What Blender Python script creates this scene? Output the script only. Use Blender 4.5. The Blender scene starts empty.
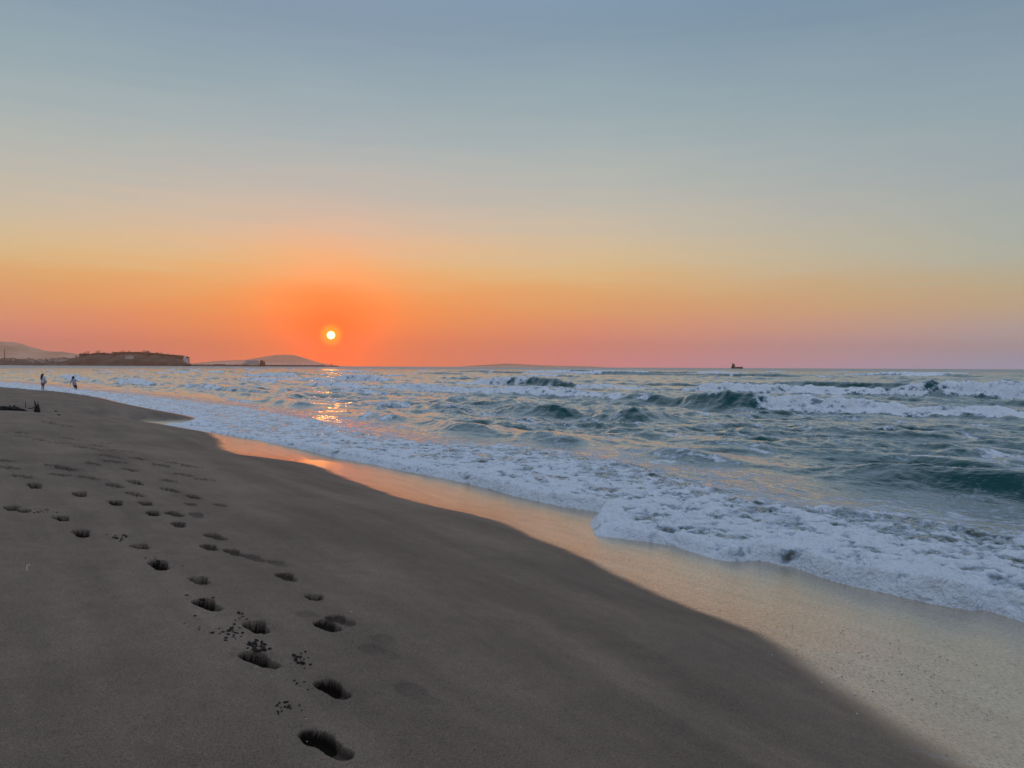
import bpy, bmesh, math, random
import numpy as np
from mathutils import Vector, Matrix

random.seed(7)
rng = np.random.default_rng(11)
R = math.radians
sc = bpy.context.scene
COL = sc.collection

# ------------------------------------------------------------------ camera
F_PX, W, H = 770.0, 1024, 768
PITCH, ROLL = math.atan(17.1 / F_PX), 0.0043
HAZE = 7e-5
CAM = np.array([0.0, 0.0, 2.4])
fwd = np.array([0, math.cos(PITCH), -math.sin(PITCH)])
r0 = np.array([1.0, 0, 0]); u0 = np.array([0, math.sin(PITCH), math.cos(PITCH)])
right = r0 * math.cos(ROLL) + u0 * math.sin(ROLL)
up = -r0 * math.sin(ROLL) + u0 * math.cos(ROLL)
cd = bpy.data.cameras.new('camera'); cam = bpy.data.objects.new('camera', cd); COL.objects.link(cam)
cd.sensor_width = 36.0; cd.lens = F_PX / W * 36.0
cd.clip_start = 0.05; cd.clip_end = 60000
M = Matrix([[right[i], up[i], -fwd[i], CAM[i]] for i in range(3)] + [[0, 0, 0, 1]])
cam.matrix_world = M
sc.camera = cam

def ray(u, v):
    d = fwd * F_PX + right * (u - W / 2) - up * (v - H / 2)
    return d / np.linalg.norm(d)
def at_z(u, v, z=0.0):
    d = ray(u, v); k = (z - CAM[2]) / d[2]
    return CAM + d * k
def at_y(u, v, Y):
    d = ray(u, v); return CAM + d * (Y / d[1])

# ------------------------------------------------------------------ tagging
def tag(o, label=None, cat=None, group=None, kind=None):
    if label: o['label'] = label
    if cat: o['category'] = cat
    if group: o['group'] = group
    if kind: o['kind'] = kind
    return o
def empty(name, loc=(0, 0, 0), rz=0.0):
    o = bpy.data.objects.new(name, None); COL.objects.link(o)
    o.location = loc; o.rotation_euler = (0, 0, rz); o.empty_display_size = .1
    return o
def obj(name, me, mat=None, parent=None):
    o = bpy.data.objects.new(name, me); COL.objects.link(o)
    if mat: me.materials.append(mat)
    if parent: o.parent = parent
    return o
def bm_obj(name, bm, mat=None, parent=None, smooth=False):
    me = bpy.data.meshes.new(name); bmesh.ops.recalc_face_normals(bm, faces=bm.faces[:])
    bm.to_mesh(me); bm.free()
    if smooth:
        for p in me.polygons: p.use_smooth = True
    return obj(name, me, mat, parent)

# ------------------------------------------------------------------ noise
_ang = rng.random(4096) * 2 * np.pi
GX, GY = np.cos(_ang).astype(np.float32), np.sin(_ang).astype(np.float32)
PERM = rng.permutation(4096).astype(np.int32)
def gnoise(x, y, seed=0):
    xi = np.floor(x).astype(np.int64); yi = np.floor(y).astype(np.int64)
    fx = (x - xi).astype(np.float32); fy = (y - yi).astype(np.float32)
    def g(dx, dy):
        h = PERM[(PERM[(xi + dx + seed * 131) & 4095] + yi + dy) & 4095]
        return GX[h] * (fx - dx) + GY[h] * (fy - dy)
    sx = fx * fx * fx * (fx * (fx * 6 - 15) + 10); sy = fy * fy * fy * (fy * (fy * 6 - 15) + 10)
    a = g(0, 0); b = g(1, 0); c = g(0, 1); d = g(1, 1)
    return ((a + (b - a) * sx) * (1 - sy) + (c + (d - c) * sx) * sy) * 1.5
def fbm(x, y, seed=0, octv=4, gain=.5, lac=2.03):
    o = 0; a = 1.0; n = 0
    for i in range(octv):
        o = o + a * gnoise(x, y, seed + i); n += a; a *= gain
        x, y = (x * .8 - y * .6) * lac, (x * .6 + y * .8) * lac
    return o / n
def billow(x, y, seed=0, octv=4, gain=.5):
    o = 0; a = 1.0; n = 0
    for i in range(octv):
        o = o + a * np.abs(gnoise(x, y, seed + i)) * 2; n += a; a *= gain
        x, y = (x * .8 - y * .6) * 2.1, (x * .6 + y * .8) * 2.1
    return o / n
def sstep(a, b, x):
    t = np.clip((x - a) / (b - a), 0, 1); return t * t * (3 - 2 * t)

# ------------------------------------------------------------------ shoreline
def catmull(P, n=6):
    P = np.asarray(P, float); out = []
    Q = np.vstack([2 * P[0] - P[1], P, 2 * P[-1] - P[-2]])
    for i in range(1, len(Q) - 2):
        a, b, c, d = Q[i - 1], Q[i], Q[i + 1], Q[i + 2]
        for k in range(n):
            t = k / n
            out.append(.5 * ((2 * b) + (c - a) * t + (2 * a - 5 * b + 4 * c - d) * t * t + (3 * b - a - 3 * c + d) * t ** 3))
    out.append(P[-1]); return np.array(out)
LAND = [(-4200, 3000), (-4200, -300), (18, -300)]
def signed(poly, x, y):
    """distance to an open line, positive on the land side (line closed round the land)"""
    sh = x.shape; x = x.ravel(); y = y.ravel()
    d2 = np.full(x.shape, 1e18); ins = np.zeros(x.shape, bool)
    ring = np.vstack([poly, np.array(LAND), poly[:1]])
    for i in range(len(ring) - 1):
        ax, ay = ring[i]; bx, by = ring[i + 1]
        if i < len(poly) - 1:
            ex, ey = bx - ax, by - ay
            t = np.clip(((x - ax) * ex + (y - ay) * ey) / (ex * ex + ey * ey), 0, 1)
            np.minimum(d2, (x - ax - t * ex) ** 2 + (y - ay - t * ey) ** 2, out=d2)
        if ay != by:
            c = ((ay > y) != (by > y)) & (x < (bx - ax) * (y - ay) / (by - ay) + ax)
            ins ^= c
    return (np.sqrt(d2) * np.where(ins, 1, -1)).reshape(sh)

ZW = 0.2
wet_px = [(952, 768), (931, 753), (869, 716), (819, 679), (778, 646), (737, 626), (683, 606), (641, 588), (600, 568), (583, 558),
          (540, 540), (489, 519), (419, 503), (368, 487), (338, 475), (322, 468), (298, 462), (251, 456.5), (224, 450), (217, 440),
          (208, 433), (190, 429.5), (165, 425), (141, 421.2), (168, 420.2), (194, 419.6), (182, 415), (150, 409), (118, 402.5),
          (95, 397), (70, 393.4), (40, 390.8), (0, 387.4), (-60, 383.6), (-150, 379.6)]
wp = [at_z(u, v, ZW)[:2] for u, v in wet_px]
wp = [(18, -30), (6.6, -4), (4.5, 0), (3.3, 2.4)] + wp + [(-330, 300), (-1000, 1150), (-1950, 2600)]
WET = catmull(wp, 3)

def sand_f(s):
    return np.where(s > 0, ZW + .9 * (1 - np.exp(-np.maximum(s, 0) * .22 / .9)),
                    ZW + .08 * s - .084 * (1 - np.exp(np.minimum(s, 0) / .6)))
def sand_z(x, y):
    x = np.asarray(x, float); y = np.asarray(y, float)
    s = signed(WET, x, y)
    z = sand_f(s) + .02 * fbm(x / 3.1, y / 3.1, 40, 3) * sstep(0, 2.5, s) * 1.5
    return z, s
def on_sand(u, v):
    """the point of the beach a pixel shows"""
    d = ray(u, v); z = .6
    for _ in range(30):
        k = (z - CAM[2]) / d[2]; p = CAM + d * k
        zn = .4 * z + .6 * float(sand_z(np.array([p[0]]), np.array([p[1]]))[0][0])
        if abs(zn - z) < 4e-4: break
        z = zn
    return np.array([p[0], p[1], z])

foam_px = [(1014, 618.8), (972, 610.5), (931, 604), (882, 592), (832, 581), (799, 569), (761, 561), (728, 562), (699, 554.5), (662, 544),
           (600, 536), (591, 530), (589, 523), (600, 513), (585, 510), (552, 504.5), (512, 495), (481, 487), (450, 479.5), (403, 471),
           (356, 461.5), (313, 452), (259, 440.5), (220, 434), (192, 429.3), (165, 424.6), (143, 421), (168, 419.9), (196, 419.2),
           (183, 414.6), (150, 408.6), (118, 402), (95, 396.5), (70, 392.9), (40, 390.3), (0, 386.9), (-60, 383.2), (-150, 379.2)]
fp = [tuple(on_sand(u, v)[:2]) for u, v in foam_px]
fp = [(24, -30), (10.2, -3), (7.4, 1.8), (5.9, 4.6)] + fp + [(-329, 300.5), (-999, 1151), (-1949, 2601)]
EDGE = catmull(fp, 3)
inner_px = [(1024, 532), (991, 527), (942, 520), (909, 509), (855, 505), (780, 501), (720, 490), (680, 474), (620, 462), (560, 449),
            (500, 444), (420, 440), (375, 433), (315, 419), (260, 408), (190, 399), (120, 392), (60, 386), (0, 381), (-60, 379.5), (-150, 377)]
ip = [tuple(at_z(u, v, .1)[:2]) for u, v in inner_px]
ip = [(26, -30), (14, -1), (11.5, 6)] + ip + [(-328, 301), (-998, 1152), (-1948, 2602)]
INNER = catmull(ip, 2)

# ------------------------------------------------------------------ grid mesh
def grid_mesh(name, X, Y, Z, fmask, attrs, mat):
    nr, nc = X.shape
    idx = np.arange(nr * nc).reshape(nr, nc)
    q = np.stack([idx[:-1, :-1], idx[:-1, 1:], idx[1:, 1:], idx[1:, :-1]], -1)[fmask]
    used = np.unique(q); remap = np.full(nr * nc, -1, np.int64); remap[used] = np.arange(len(used))
    q = remap[q].astype(np.int32)
    co = np.stack([X.ravel()[used], Y.ravel()[used], Z.ravel()[used]], -1).astype(np.float32)
    me = bpy.data.meshes.new(name)
    me.vertices.add(len(co)); me.vertices.foreach_set('co', co.ravel())
    me.loops.add(q.size); me.loops.foreach_set('vertex_index', q.ravel())
    me.polygons.add(len(q)); me.polygons.foreach_set('loop_start', np.arange(0, q.size, 4, dtype=np.int32))
    me.polygons.foreach_set('use_smooth', np.ones(len(q), bool))
    me.update(calc_edges=True)
    for k, a in attrs.items():
        at = me.attributes.new(k, 'FLOAT', 'POINT'); at.data.foreach_set('value', a.ravel()[used].astype(np.float32))
    return obj(name, me, mat)
def polar(rs, fine, lim=100, coarse=46):
    a = np.concatenate([np.linspace(-R(lim), -R(37), coarse, endpoint=False), np.linspace(-R(37), R(37), fine),
                        np.linspace(R(37), R(lim), coarse + 1)[1:]])
    rr, aa = np.meshgrid(rs, a, indexing='ij')
    return rr * np.sin(aa), rr * np.cos(aa), rr

# ------------------------------------------------------------------ node helpers
def new_mat(name):
    m = bpy.data.materials.new(name); m.use_nodes = True; nt = m.node_tree; nt.nodes.clear()
    out = nt.nodes.new('ShaderNodeOutputMaterial'); return m, nt, out
class NT:
    def __init__(s, nt): s.nt = nt
    def n(s, t, **kw):
        nd = s.nt.nodes.new(t)
        for k, v in kw.items(): setattr(nd, k, v)
        return nd
    def l(s, a, b): s.nt.links.new(a, b)
    def _in(s, sock, v):
        if v is None: return
        if hasattr(v, 'is_output'): s.l(v, sock)
        else: sock.default_value = v
    def math(s, op, a, b=None, c=None, clamp=False):
        nd = s.n('ShaderNodeMath', operation=op, use_clamp=clamp)
        for i, v in enumerate((a, b, c)): s._in(nd.inputs[i], v)
        return nd.outputs[0]
    def vmath(s, op, a, b=None):
        nd = s.n('ShaderNodeVectorMath', operation=op); s._in(nd.inputs[0], a); s._in(nd.inputs[1], b)
        return nd
    def mapr(s, v, a, b, c=0.0, d=1.0, smooth=True):
        nd = s.n('ShaderNodeMapRange', interpolation_type='SMOOTHSTEP' if smooth else 'LINEAR')
        for i, x in enumerate((v, a, b, c, d)): s._in(nd.inputs[i], x)
        return nd.outputs[0]
    def mix(s, f, a, b, blend='MIX'):
        nd = s.n('ShaderNodeMix', data_type='RGBA', blend_type=blend)
        s._in(nd.inputs[0], f); s._in(nd.inputs[6], a); s._in(nd.inputs[7], b)
        return nd.outputs[2]
    def noise(s, vec, scale, detail=2.0, rough=.5, dist=0.0):
        nd = s.n('ShaderNodeTexNoise'); s._in(nd.inputs['Vector'], vec)
        nd.inputs['Scale'].default_value = scale; nd.inputs['Detail'].default_value = detail
        nd.inputs['Roughness'].default_value = rough; nd.inputs['Distortion'].default_value = dist
        return nd
    def vor(s, vec, scale, feature='F1'):
        nd = s.n('ShaderNodeTexVoronoi', feature=feature); s._in(nd.inputs['Vector'], vec); nd.inputs['Scale'].default_value = scale
        return nd
    def bump(s, h, strength, dist, normal=None):
        nd = s.n('ShaderNodeBump'); s._in(nd.inputs['Strength'], strength); nd.inputs['Distance'].default_value = dist
        s.l(h, nd.inputs['Height'])
        if normal: s.l(normal, nd.inputs['Normal'])
        return nd.outputs[0]
    def ramp(s, f, stops, interp='LINEAR'):
        nd = s.n('ShaderNodeValToRGB'); cr = nd.color_ramp; cr.interpolation = interp
        while len(cr.elements) > 1: cr.elements.remove(cr.elements[-1])
        for i, (p, c) in enumerate(stops):
            e = cr.elements[0] if i == 0 else cr.elements.new(p)
            e.position = p; e.color = (*c, 1)
        s._in(nd.inputs[0], f); return nd.outputs[0]
    def attr(s, name):
        nd = s.n('ShaderNodeAttribute'); nd.attribute_name = name; return nd.outputs['Fac']
def lin(c):
    return tuple((x / 255 / 12.92) if x / 255 <= .04045 else ((x / 255 + .055) / 1.055) ** 2.4 for x in c)
def simple_mat(name, col, rough=.8, var=.25, scale=8.0, spec=.3, bump=0.0):
    m, nt, out = new_mat(name); N = NT(nt)
    p = N.n('ShaderNodeBsdfPrincipled'); tc = N.n('ShaderNodeTexCoord')
    nz = N.noise(tc.outputs['Object'], scale, 5, .6)
    f = N.mapr(nz.outputs[0], .3, .7, 1 - var, 1 + var)
    c = N.vmath('SCALE', (*col[:3],)); N.l(f, c.inputs['Scale'])
    N.l(c.outputs[0], p.inputs['Base Color']); p.inputs['Roughness'].default_value = rough
    p.inputs['Specular IOR Level'].default_value = spec
    if bump: N.l(N.bump(nz.outputs[0], 1.0, bump), p.inputs['Normal'])
    N.l(p.outputs[0], out.inputs[0]); return m

# ------------------------------------------------------------------ world
SUN = ray(331, 335.2)
SUN_EL = math.asin(SUN[2]); SUN_AZ = math.atan2(SUN[0], SUN[1])
wd = bpy.data.worlds.new('World'); sc.world = wd; wd.use_nodes = True
nt = wd.node_tree; nt.nodes.clear(); N = NT(nt)
wo = N.n('ShaderNodeOutputWorld'); bg = N.n('ShaderNodeBackground'); N.l(bg.outputs[0], wo.inputs[0])
tc = N.n('ShaderNodeTexCoord'); D = tc.outputs['Generated']
sep = N.n('ShaderNodeSeparateXYZ'); N.l(D, sep.inputs[0])
elev = N.math('MULTIPLY', N.math('ARCSINE', sep.outputs[2]), 180 / math.pi)      # degrees
dxy = N.n('ShaderNodeCombineXYZ'); N.l(sep.outputs[0], dxy.inputs[0]); N.l(sep.outputs[1], dxy.inputs[1])
dn = N.vmath('NORMALIZE', dxy.outputs[0])
ca = N.vmath('DOT_PRODUCT', dn.outputs[0], (math.sin(SUN_AZ), math.cos(SUN_AZ), 0)).outputs['Value']
az = N.math('MULTIPLY', N.math('ARCCOSINE', N.math('MINIMUM', ca, 1.0)), 180 / math.pi)
sund = N.vmath('DOT_PRODUCT', D, tuple(SUN)).outputs['Value']
sang = N.math('MULTIPLY', N.math('ARCCOSINE', N.math('MINIMUM', sund, 1.0)), 180 / math.pi)
# thin uneven haze streaks along the horizon shift the bands a little
strk = N.vmath('MULTIPLY', D, (3.0, 3.0, 42.0)).outputs[0]
sn = N.noise(strk, 2.2, 4, .55)
e2 = N.math('ADD', elev, N.math('MULTIPLY', N.math('SUBTRACT', sn.outputs[0], .5), N.mapr(elev, 0, 6, 1.1, 2.2)))
ef = N.math('DIVIDE', e2, 90.0, clamp=True)
def sky_stops(tab): return [(max(0, e) / 90.0, lin(c)) for e, c in tab]
T0 = [(0, (240, 110, 64)), (1.6, (244, 120, 66)), (3.5, (246, 137, 70)), (5, (246, 152, 84)), (6.1, (243, 163, 98)), (7.2, (240, 175, 108)), (8.7, (230, 185, 138)),
      (10.2, (215, 188, 155)), (12.4, (195, 188, 170)), (16.2, (172, 181, 180)), (21.3, (150, 166, 178)), (25.5, (128, 147, 172))]
T20 = [(0, (196, 122, 118)), (1.6, (205, 126, 112)), (3.5, (216, 142, 108)), (5, (222, 155, 104)), (6.1, (226, 164, 108)), (7.2, (222, 176, 122)), (8.7, (212, 184, 142)),
       (10.2, (203, 186, 156)), (12.4, (190, 186, 168)), (16.2, (170, 178, 176)), (21.3, (150, 165, 176)), (25.5, (127, 147, 170))]
T46 = [(0, (140, 152, 168)), (1.6, (160, 150, 153)), (3.5, (183, 154, 133)), (5, (188, 160, 130)), (6.1, (183, 162, 136)), (7.2, (177, 166, 144)), (8.7, (170, 170, 150)),
       (10.2, (167, 171, 158)), (12.4, (160, 169, 165)), (16.2, (152, 165, 170)), (21.3, (138, 153, 168)), (25.5, (122, 140, 165))]
def stops(tab, gain):
    return [(max(0, e) / 90.0, tuple(a * g for a, g in zip(lin(c), gain(e)))) for e, c in tab]
GE = [0, 1.6, 3.5, 5, 7, 8.7, 12, 16, 21.5, 25.5]
GR, GG, GB = [1.42, 1.27, 1.18, 1.06, 1.0, 1.02, .99, .92, .84, .77], [1.46, 1.25, 1.24, 1.22, 1.24, 1.12, 1.03, 1.03, .96, .92], [2.0, 1.58, 1.12, 1.2, 1.47, 1.32, 1.17, 1.1, 1.0, .97]
def GAIN(e): return tuple(float(np.interp(e, GE, g)) for g in (GR, GG, GB))
ZEN = [(40 / 90, (.35, .46, .60)), (60 / 90, (.54, .66, .88)), (1.0, (.58, .70, .92))]
BCK = [(0, (.18, .20, .26)), (8 / 90, (.27, .29, .37)), (20 / 90, (.34, .40, .54))]
cn, cm, cf = [N.ramp(ef, stops(t_, GAIN) + ZEN, 'B_SPLINE') for t_ in (T0, T20, T46)]; cb = N.ramp(ef, BCK + ZEN)
c = N.mix(N.mapr(az, 2, 20, smooth=False), cn, cm); c = N.mix(N.mapr(az, 20, 46, smooth=False), c, cf)
c = N.mix(N.mapr(az, 60, 140), c, cb)
# aureole round the sun
g1 = N.math('POWER', 2.718, N.math('MULTIPLY', N.math('POWER', N.math('DIVIDE', sang, 2.5), 1.2), -1.0))
g2 = N.math('POWER', 2.718, N.math('MULTIPLY', N.math('DIVIDE', sang, 7.0), -1.0))
c = N.mix(N.math('MULTIPLY', g2, .18), c, (*lin((255, 128, 42)), 1))
c = N.mix(N.math('MULTIPLY', g1, .97), c, (2.4, .145, .0003, 1))
disc = N.mapr(sang, .32, .20)
c = N.mix(disc, c, (9.0, 7.0, 2.4, 1))
halo = N.mapr(sang, 1.0, .35)
c = N.mix(N.math('MULTIPLY', halo, .5), c, (1.1, .62, .02, 1), 'ADD')
below = N.mapr(elev, -1.5, -.2)
c = N.mix(below, (.10, .11, .13, 1), c)
sky = N.n('ShaderNodeTexSky'); sky.sky_type = 'NISHITA'; sky.sun_disc = False
sky.sun_elevation = SUN_EL; sky.sun_rotation = SUN_AZ; sky.dust_density = 3.0; sky.altitude = 0
sk = N.vmath('SCALE', sky.outputs[0]); N.l(N.mapr(elev, 18, 50, .0, .06), sk.inputs['Scale'])
c = N.mix(1.0, c, sk.outputs[0], 'ADD')
N.l(c, bg.inputs[0]); bg.inputs[1].default_value = 1.0

sl = bpy.data.lights.new('sun', 'SUN'); so = bpy.data.objects.new('sun', sl); COL.objects.link(so)
sl.energy = 0.02; sl.angle = R(1.0); sl.color = (1.0, .38, .06)
so.rotation_euler = Vector(-SUN).to_track_quat('-Z', 'Y').to_euler()
so.location = (0, 0, 40)

# ------------------------------------------------------------------ beach
# footprints: pixel centre, length m, depth m, freshness (0 worn .. 1 crisp), bearing offset deg
FOOT = [(327, 743, .33, .055, 1, 0), (333, 688.5, .27, .05, 1, 0), (260, 660, .30, .07, 1, 0), (257, 627, .25, .075, 1, 0),
        (208, 605.5, .30, .06, 1, 0), (200, 582, .24, .075, 1, 0), (160, 566, .34, .055, 1, 0), (141, 547, .25, .07, 1, 0),
        (82, 533.5, .34, .055, 1, 0), (62, 518.5, .28, .06, 1, 0), (12, 508.5, .34, .05, 1, 0), (24, 511, .25, .035, .8, 0),
        (328, 625, .22, .045, .9, 0), (341, 619.5, .24, .03, .6, 0), (315, 597, .17, .055, .9, 0), (287, 576.5, .3, .035, .7, 0),
        (278, 562.5, .25, .015, .3, 0), (255, 558, .28, .02, .4, 0), (234, 552.5, .28, .03, .6, 0), (210, 548, .27, .035, .7, 0),
        (216, 537.8, .32, .03, .6, 0), (179, 525.5, .34, .03, .7, 0), (175, 514.5, .34, .03, .7, 0), (153.5, 514, .28, .045, .9, 0),
        (197, 515.4, .34, .02, .4, 0), (116, 503, .42, .045, .9, 0), (146, 504, .36, .045, .8, 0), (136, 495.3, .4, .05, .9, 0),
        (194, 496.8, .36, .03, .6, 0), (170, 490.2, .42, .05, .9, 0), (115, 486.2, .42, .05, .9, 0), (136, 482.8, .42, .045, .9, 0),
        (221, 504.4, .36, .02, .4, 0), (191, 504.4, .34, .02, .4, 0), (80, 494.6, .4, .05, .9, 0), (35, 485.6, .44, .045, .9, 0),
        (22, 476.8, .44, .05, .9, 0), (68, 469.6, .6, .06, .8, 0), (55, 466, .5, .05, .8, 0), (89, 478.6, .5, .03, .6, 0), (60, 475, .5, .03, .6, 0),
        (162, 465.5, .5, .05, .9, 0), (192, 467, .5, .03, .6, 0), (115, 462.3, .55, .05, .8, 0), (94, 464.5, .45, .03, .6, 0),
        (110, 456.3, .55, .05, .8, 0), (103, 450.6, .6, .06, .9, 0), (98, 446, .5, .05, .7, 0), (124, 451.2, .55, .05, .7, 0),
        (138, 458.4, .5, .04, .6, 0), (60, 443.2, .6, .07, .9, 0), (70, 438.9, .7, .07, .9, 0), (22, 436.5, .6, .07, .9, 0),
        (24, 433.2, .7, .06, .8, 0), (40, 440, .6, .05, .7, 0), (82, 447.8, .55, .05, .7, 0), (169, 481, .4, .025, .5, 0), (183, 474.5, .45, .025, .5, 0),
        (8, 468, .5, .05, .8, 0), (5, 461, .5, .05, .8, 0), (108, 443.5, .5, .04, .6, 0), (176, 463.5, .5, .03, .5, 0), (48, 422, .9, .06, .7, 0),
        (56, 424.5, .9, .07, .8, 0), (66, 425.8, .8, .05, .6, 0), (130, 470, .4, .02, .4, 0), (205, 480, .4, .015, .3, 0),
        (380, 651, .3, .018, .1, 0), (418, 694, .3, .018, .1, 0), (310, 614, .2, .012, .1, 0), (385, 640, .22, .012, .1, 0)]
foot_w = []
for (u, v, L, dep, fr, off) in FOOT:
    p = on_sand(u, v)
    q = on_sand(u + 34, v + (19 if v > 500 else 7))        # the walkers' heading seen in the prints
    a = math.atan2(q[1] - p[1], q[0] - p[0])
    if v < 500: a = math.atan2(-.72, .69); dep *= 1.35; fr = min(1, fr * 1.25); L *= 1.1
    if v < 482: a = -.5; dep = max(dep * 1.5, .09); fr = min(1, fr * 1.5); L *= .82
    a += random.uniform(-.18, .18)
    foot_w.append((p[0], p[1], a, min(L, .50), dep * (1.05 if v > 500 else 1.4), fr))

rs = np.concatenate([np.geomspace(.5, 2.9, 40), 1 / np.linspace(1 / 2.95, 1 / 95, 900), np.geomspace(97, 4200, 60)])
X, Y, RR = polar(rs, 960)
Zs, S = sand_z(X, Y)
near_m = sstep(120, 40, RR)
Zs += near_m * sstep(-.4, .8, S) * (.012 * fbm(X / .9, Y / .9, 3, 4) + .0022 * fbm(X / .09, Y / .09, 9, 3) * sstep(14, 6, RR))
# faint swash terraces left by earlier runs of water
Zs += near_m * sstep(.2, 1.5, S) * .008 * np.sin(S * 3.4 + 2.5 * fbm(X / 4, Y / 4, 70, 3)) * sstep(7, 3, S)
damp = np.zeros_like(X)  # footprint pit mask: painted shade as well as damp dug-up sand
for i, (fx, fy, a, L, dep, fr) in enumerate(foot_w):
    m = (np.abs(X - fx) < .5) & (np.abs(Y - fy) < .5)
    if not m.any(): continue
    dx, dy = X[m] - fx, Y[m] - fy
    jx = .012 * fbm(X[m] / .10, Y[m] / .10, 90 + i, 2); jy = .011 * fbm(X[m] / .10, Y[m] / .10, 190 + i, 2)
    lx = dx * math.cos(a) + dy * math.sin(a) + jx; ly = -dx * math.sin(a) + dy * math.cos(a) + jy
    wv = .062 + .035 * (L - .25)
    toe = np.hypot((lx + L * .22) / (L * .30), ly / (wv * 1.08)); heel = np.hypot((lx - L * .26) / (L * .25), ly / (wv * .86))
    waist = np.hypot(lx / (L * .34), ly / (wv * .86))
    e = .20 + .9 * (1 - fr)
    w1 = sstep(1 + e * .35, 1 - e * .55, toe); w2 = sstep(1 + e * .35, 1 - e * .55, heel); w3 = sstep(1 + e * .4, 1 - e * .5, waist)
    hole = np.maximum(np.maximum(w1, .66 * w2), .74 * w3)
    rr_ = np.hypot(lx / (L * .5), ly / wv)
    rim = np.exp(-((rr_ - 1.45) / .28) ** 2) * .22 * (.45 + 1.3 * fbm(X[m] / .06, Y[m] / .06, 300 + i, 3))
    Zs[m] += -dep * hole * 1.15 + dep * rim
    damp[m] = np.maximum(damp[m], (min(1, .05 + fr)) * np.maximum(sstep(.04, .30, w1), (.66 if math.hypot(fx, fy) < 7 else .95) * sstep(.04, .35, hole)))  # pit shade to paint, full at the toe end, weaker towards the heel
wetn = .16 * fbm(X / .8, Y / .8, 21, 4)
dist_w = .13 + .30 * sstep(7.2, 4.2, RR) + np.clip(.010 * RR, 0, .4)
wet = sstep(.35, -1.0, (S + wetn * np.clip(RR / 12, .4, 1.0)) / dist_w - .1)
drain = sstep(2.6, .2, S + .6 * fbm(X / 2.5, Y / 2.5, 25, 3))       # damp belt beside the film
sandm, nt, out = new_mat('beach_sand'); N = NT(nt)
tc = N.n('ShaderNodeTexCoord'); P = tc.outputs['Object']
aw, pit_shade, ar = N.attr('wet'), N.attr('damp'), N.attr('drain')
n1 = N.noise(P, .55, 5, .6); n2 = N.noise(P, 7, 4, .6); n3 = N.noise(P, 120, 3, .75); n4 = N.noise(P, 430, 1, .6)
base = N.mix(N.mapr(n1.outputs[0], .35, .65), (.168, .124, .093, 1), (.216, .158, .119, 1))
base = N.mix(N.mapr(n2.outputs[0], .3, .75, 0, .35), base, (.122, .095, .074, 1))
mpS = N.n('ShaderNodeMapping'); N.l(P, mpS.inputs[0]); mpS.inputs['Rotation'].default_value = (0, 0, -math.atan2(.79, -.61))
ns = N.noise(N.vmath('MULTIPLY', mpS.outputs[0], (.22, 1.7, 0)).outputs[0], 1.0, 6, .62, .3)
stv = N.vmath('SCALE', base); N.l(N.mapr(ns.outputs[0], .3, .7, .85, 1.15), stv.inputs['Scale']); base = stv.outputs[0]
grain = N.mapr(n3.outputs[0], .3, .7, .5, 1.5, False)
grain2 = N.mapr(n4.outputs[0], .3, .7, .6, 1.4, False)
gv = N.math('MULTIPLY', grain, grain2)
sc_ = N.vmath('SCALE', base); N.l(gv, sc_.inputs['Scale']); base = sc_.outputs[0]
vw = N.vor(P, 55); fl = N.mapr(vw.outputs['Distance'], .10, .03)      # pale shell grit
wn = N.n('ShaderNodeTexWhiteNoise'); N.l(vw.outputs['Position'], wn.inputs['Vector'])
fl = N.math('MULTIPLY', fl, N.mapr(wn.outputs['Value'], .93, .95))
base = N.mix(N.math('MULTIPLY', fl, .6), base, (.42, .38, .33, 1))
base = N.mix(N.math('MULTIPLY', ar, .08), base, (.075, .068, .066, 1))
base = N.mix(N.math('MULTIPLY', pit_shade, .95), base, (.009, .0075, .007, 1))  # shade painted into the footprint pits, on top of their damp sand colour
base = N.mix(N.math('MULTIPLY', aw, .8), base, (.115, .088, .066, 1))
pr = N.n('ShaderNodeBsdfPrincipled'); N.l(base, pr.inputs['Base Color']); pr.inputs['Roughness'].default_value = .9
N.l(N.math('MULTIPLY', N.math('SUBTRACT', 1.0, pit_shade), .15), pr.inputs['Specular IOR Level'])
bh = N.math('ADD', N.math('MULTIPLY', n3.outputs[0], .6), N.math('MULTIPLY', n4.outputs[0], .5))
N.l(N.bump(bh, 1.0, .007), pr.inputs['Normal'])
gl = N.n('ShaderNodeBsdfGlossy'); gl.inputs['Roughness'].default_value = .075; gl.inputs['Color'].default_value = (1.0, .875, .73, 1)
rp = N.vmath('MULTIPLY', P, (1, 1, 0)).outputs[0]
r1 = N.noise(rp, 9, 3, .55); r2 = N.noise(N.vmath('MULTIPLY', rp, (1.0, .8, 1)).outputs[0], 95, 3, .7); r3 = N.noise(rp, 2.2, 2, .5)
rh = N.math('ADD', N.math('MULTIPLY', r1.outputs[0], 1.2), N.math('ADD', N.math('MULTIPLY', r2.outputs[0], 1.3), N.math('MULTIPLY', r3.outputs[0], 2.0)))
N.l(N.bump(rh, 1.0, .0022), gl.inputs['Normal'])
lw = N.n('ShaderNodeFresnel'); lw.inputs['IOR'].default_value = 1.9
mx = N.n('ShaderNodeMixShader')
g1_ = N.noise(N.vmath('MULTIPLY', mpS.outputs[0], (.6, 1.5, 0)).outputs[0], 42, 4, .7); g2_ = N.noise(rp, 150, 2, .7); g3_ = N.noise(N.vmath('MULTIPLY', mpS.outputs[0], (.5, 1.6, 0)).outputs[0], 2.4, 5, .65)
film = N.math('MULTIPLY', N.mapr(g1_.outputs[0], .36, .54, .50, 1.0), N.math('MULTIPLY', N.mapr(g2_.outputs[0], .28, .6, .6, 1.0), N.mapr(g3_.outputs[0], .3, .65, .90, 1.04)))
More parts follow.
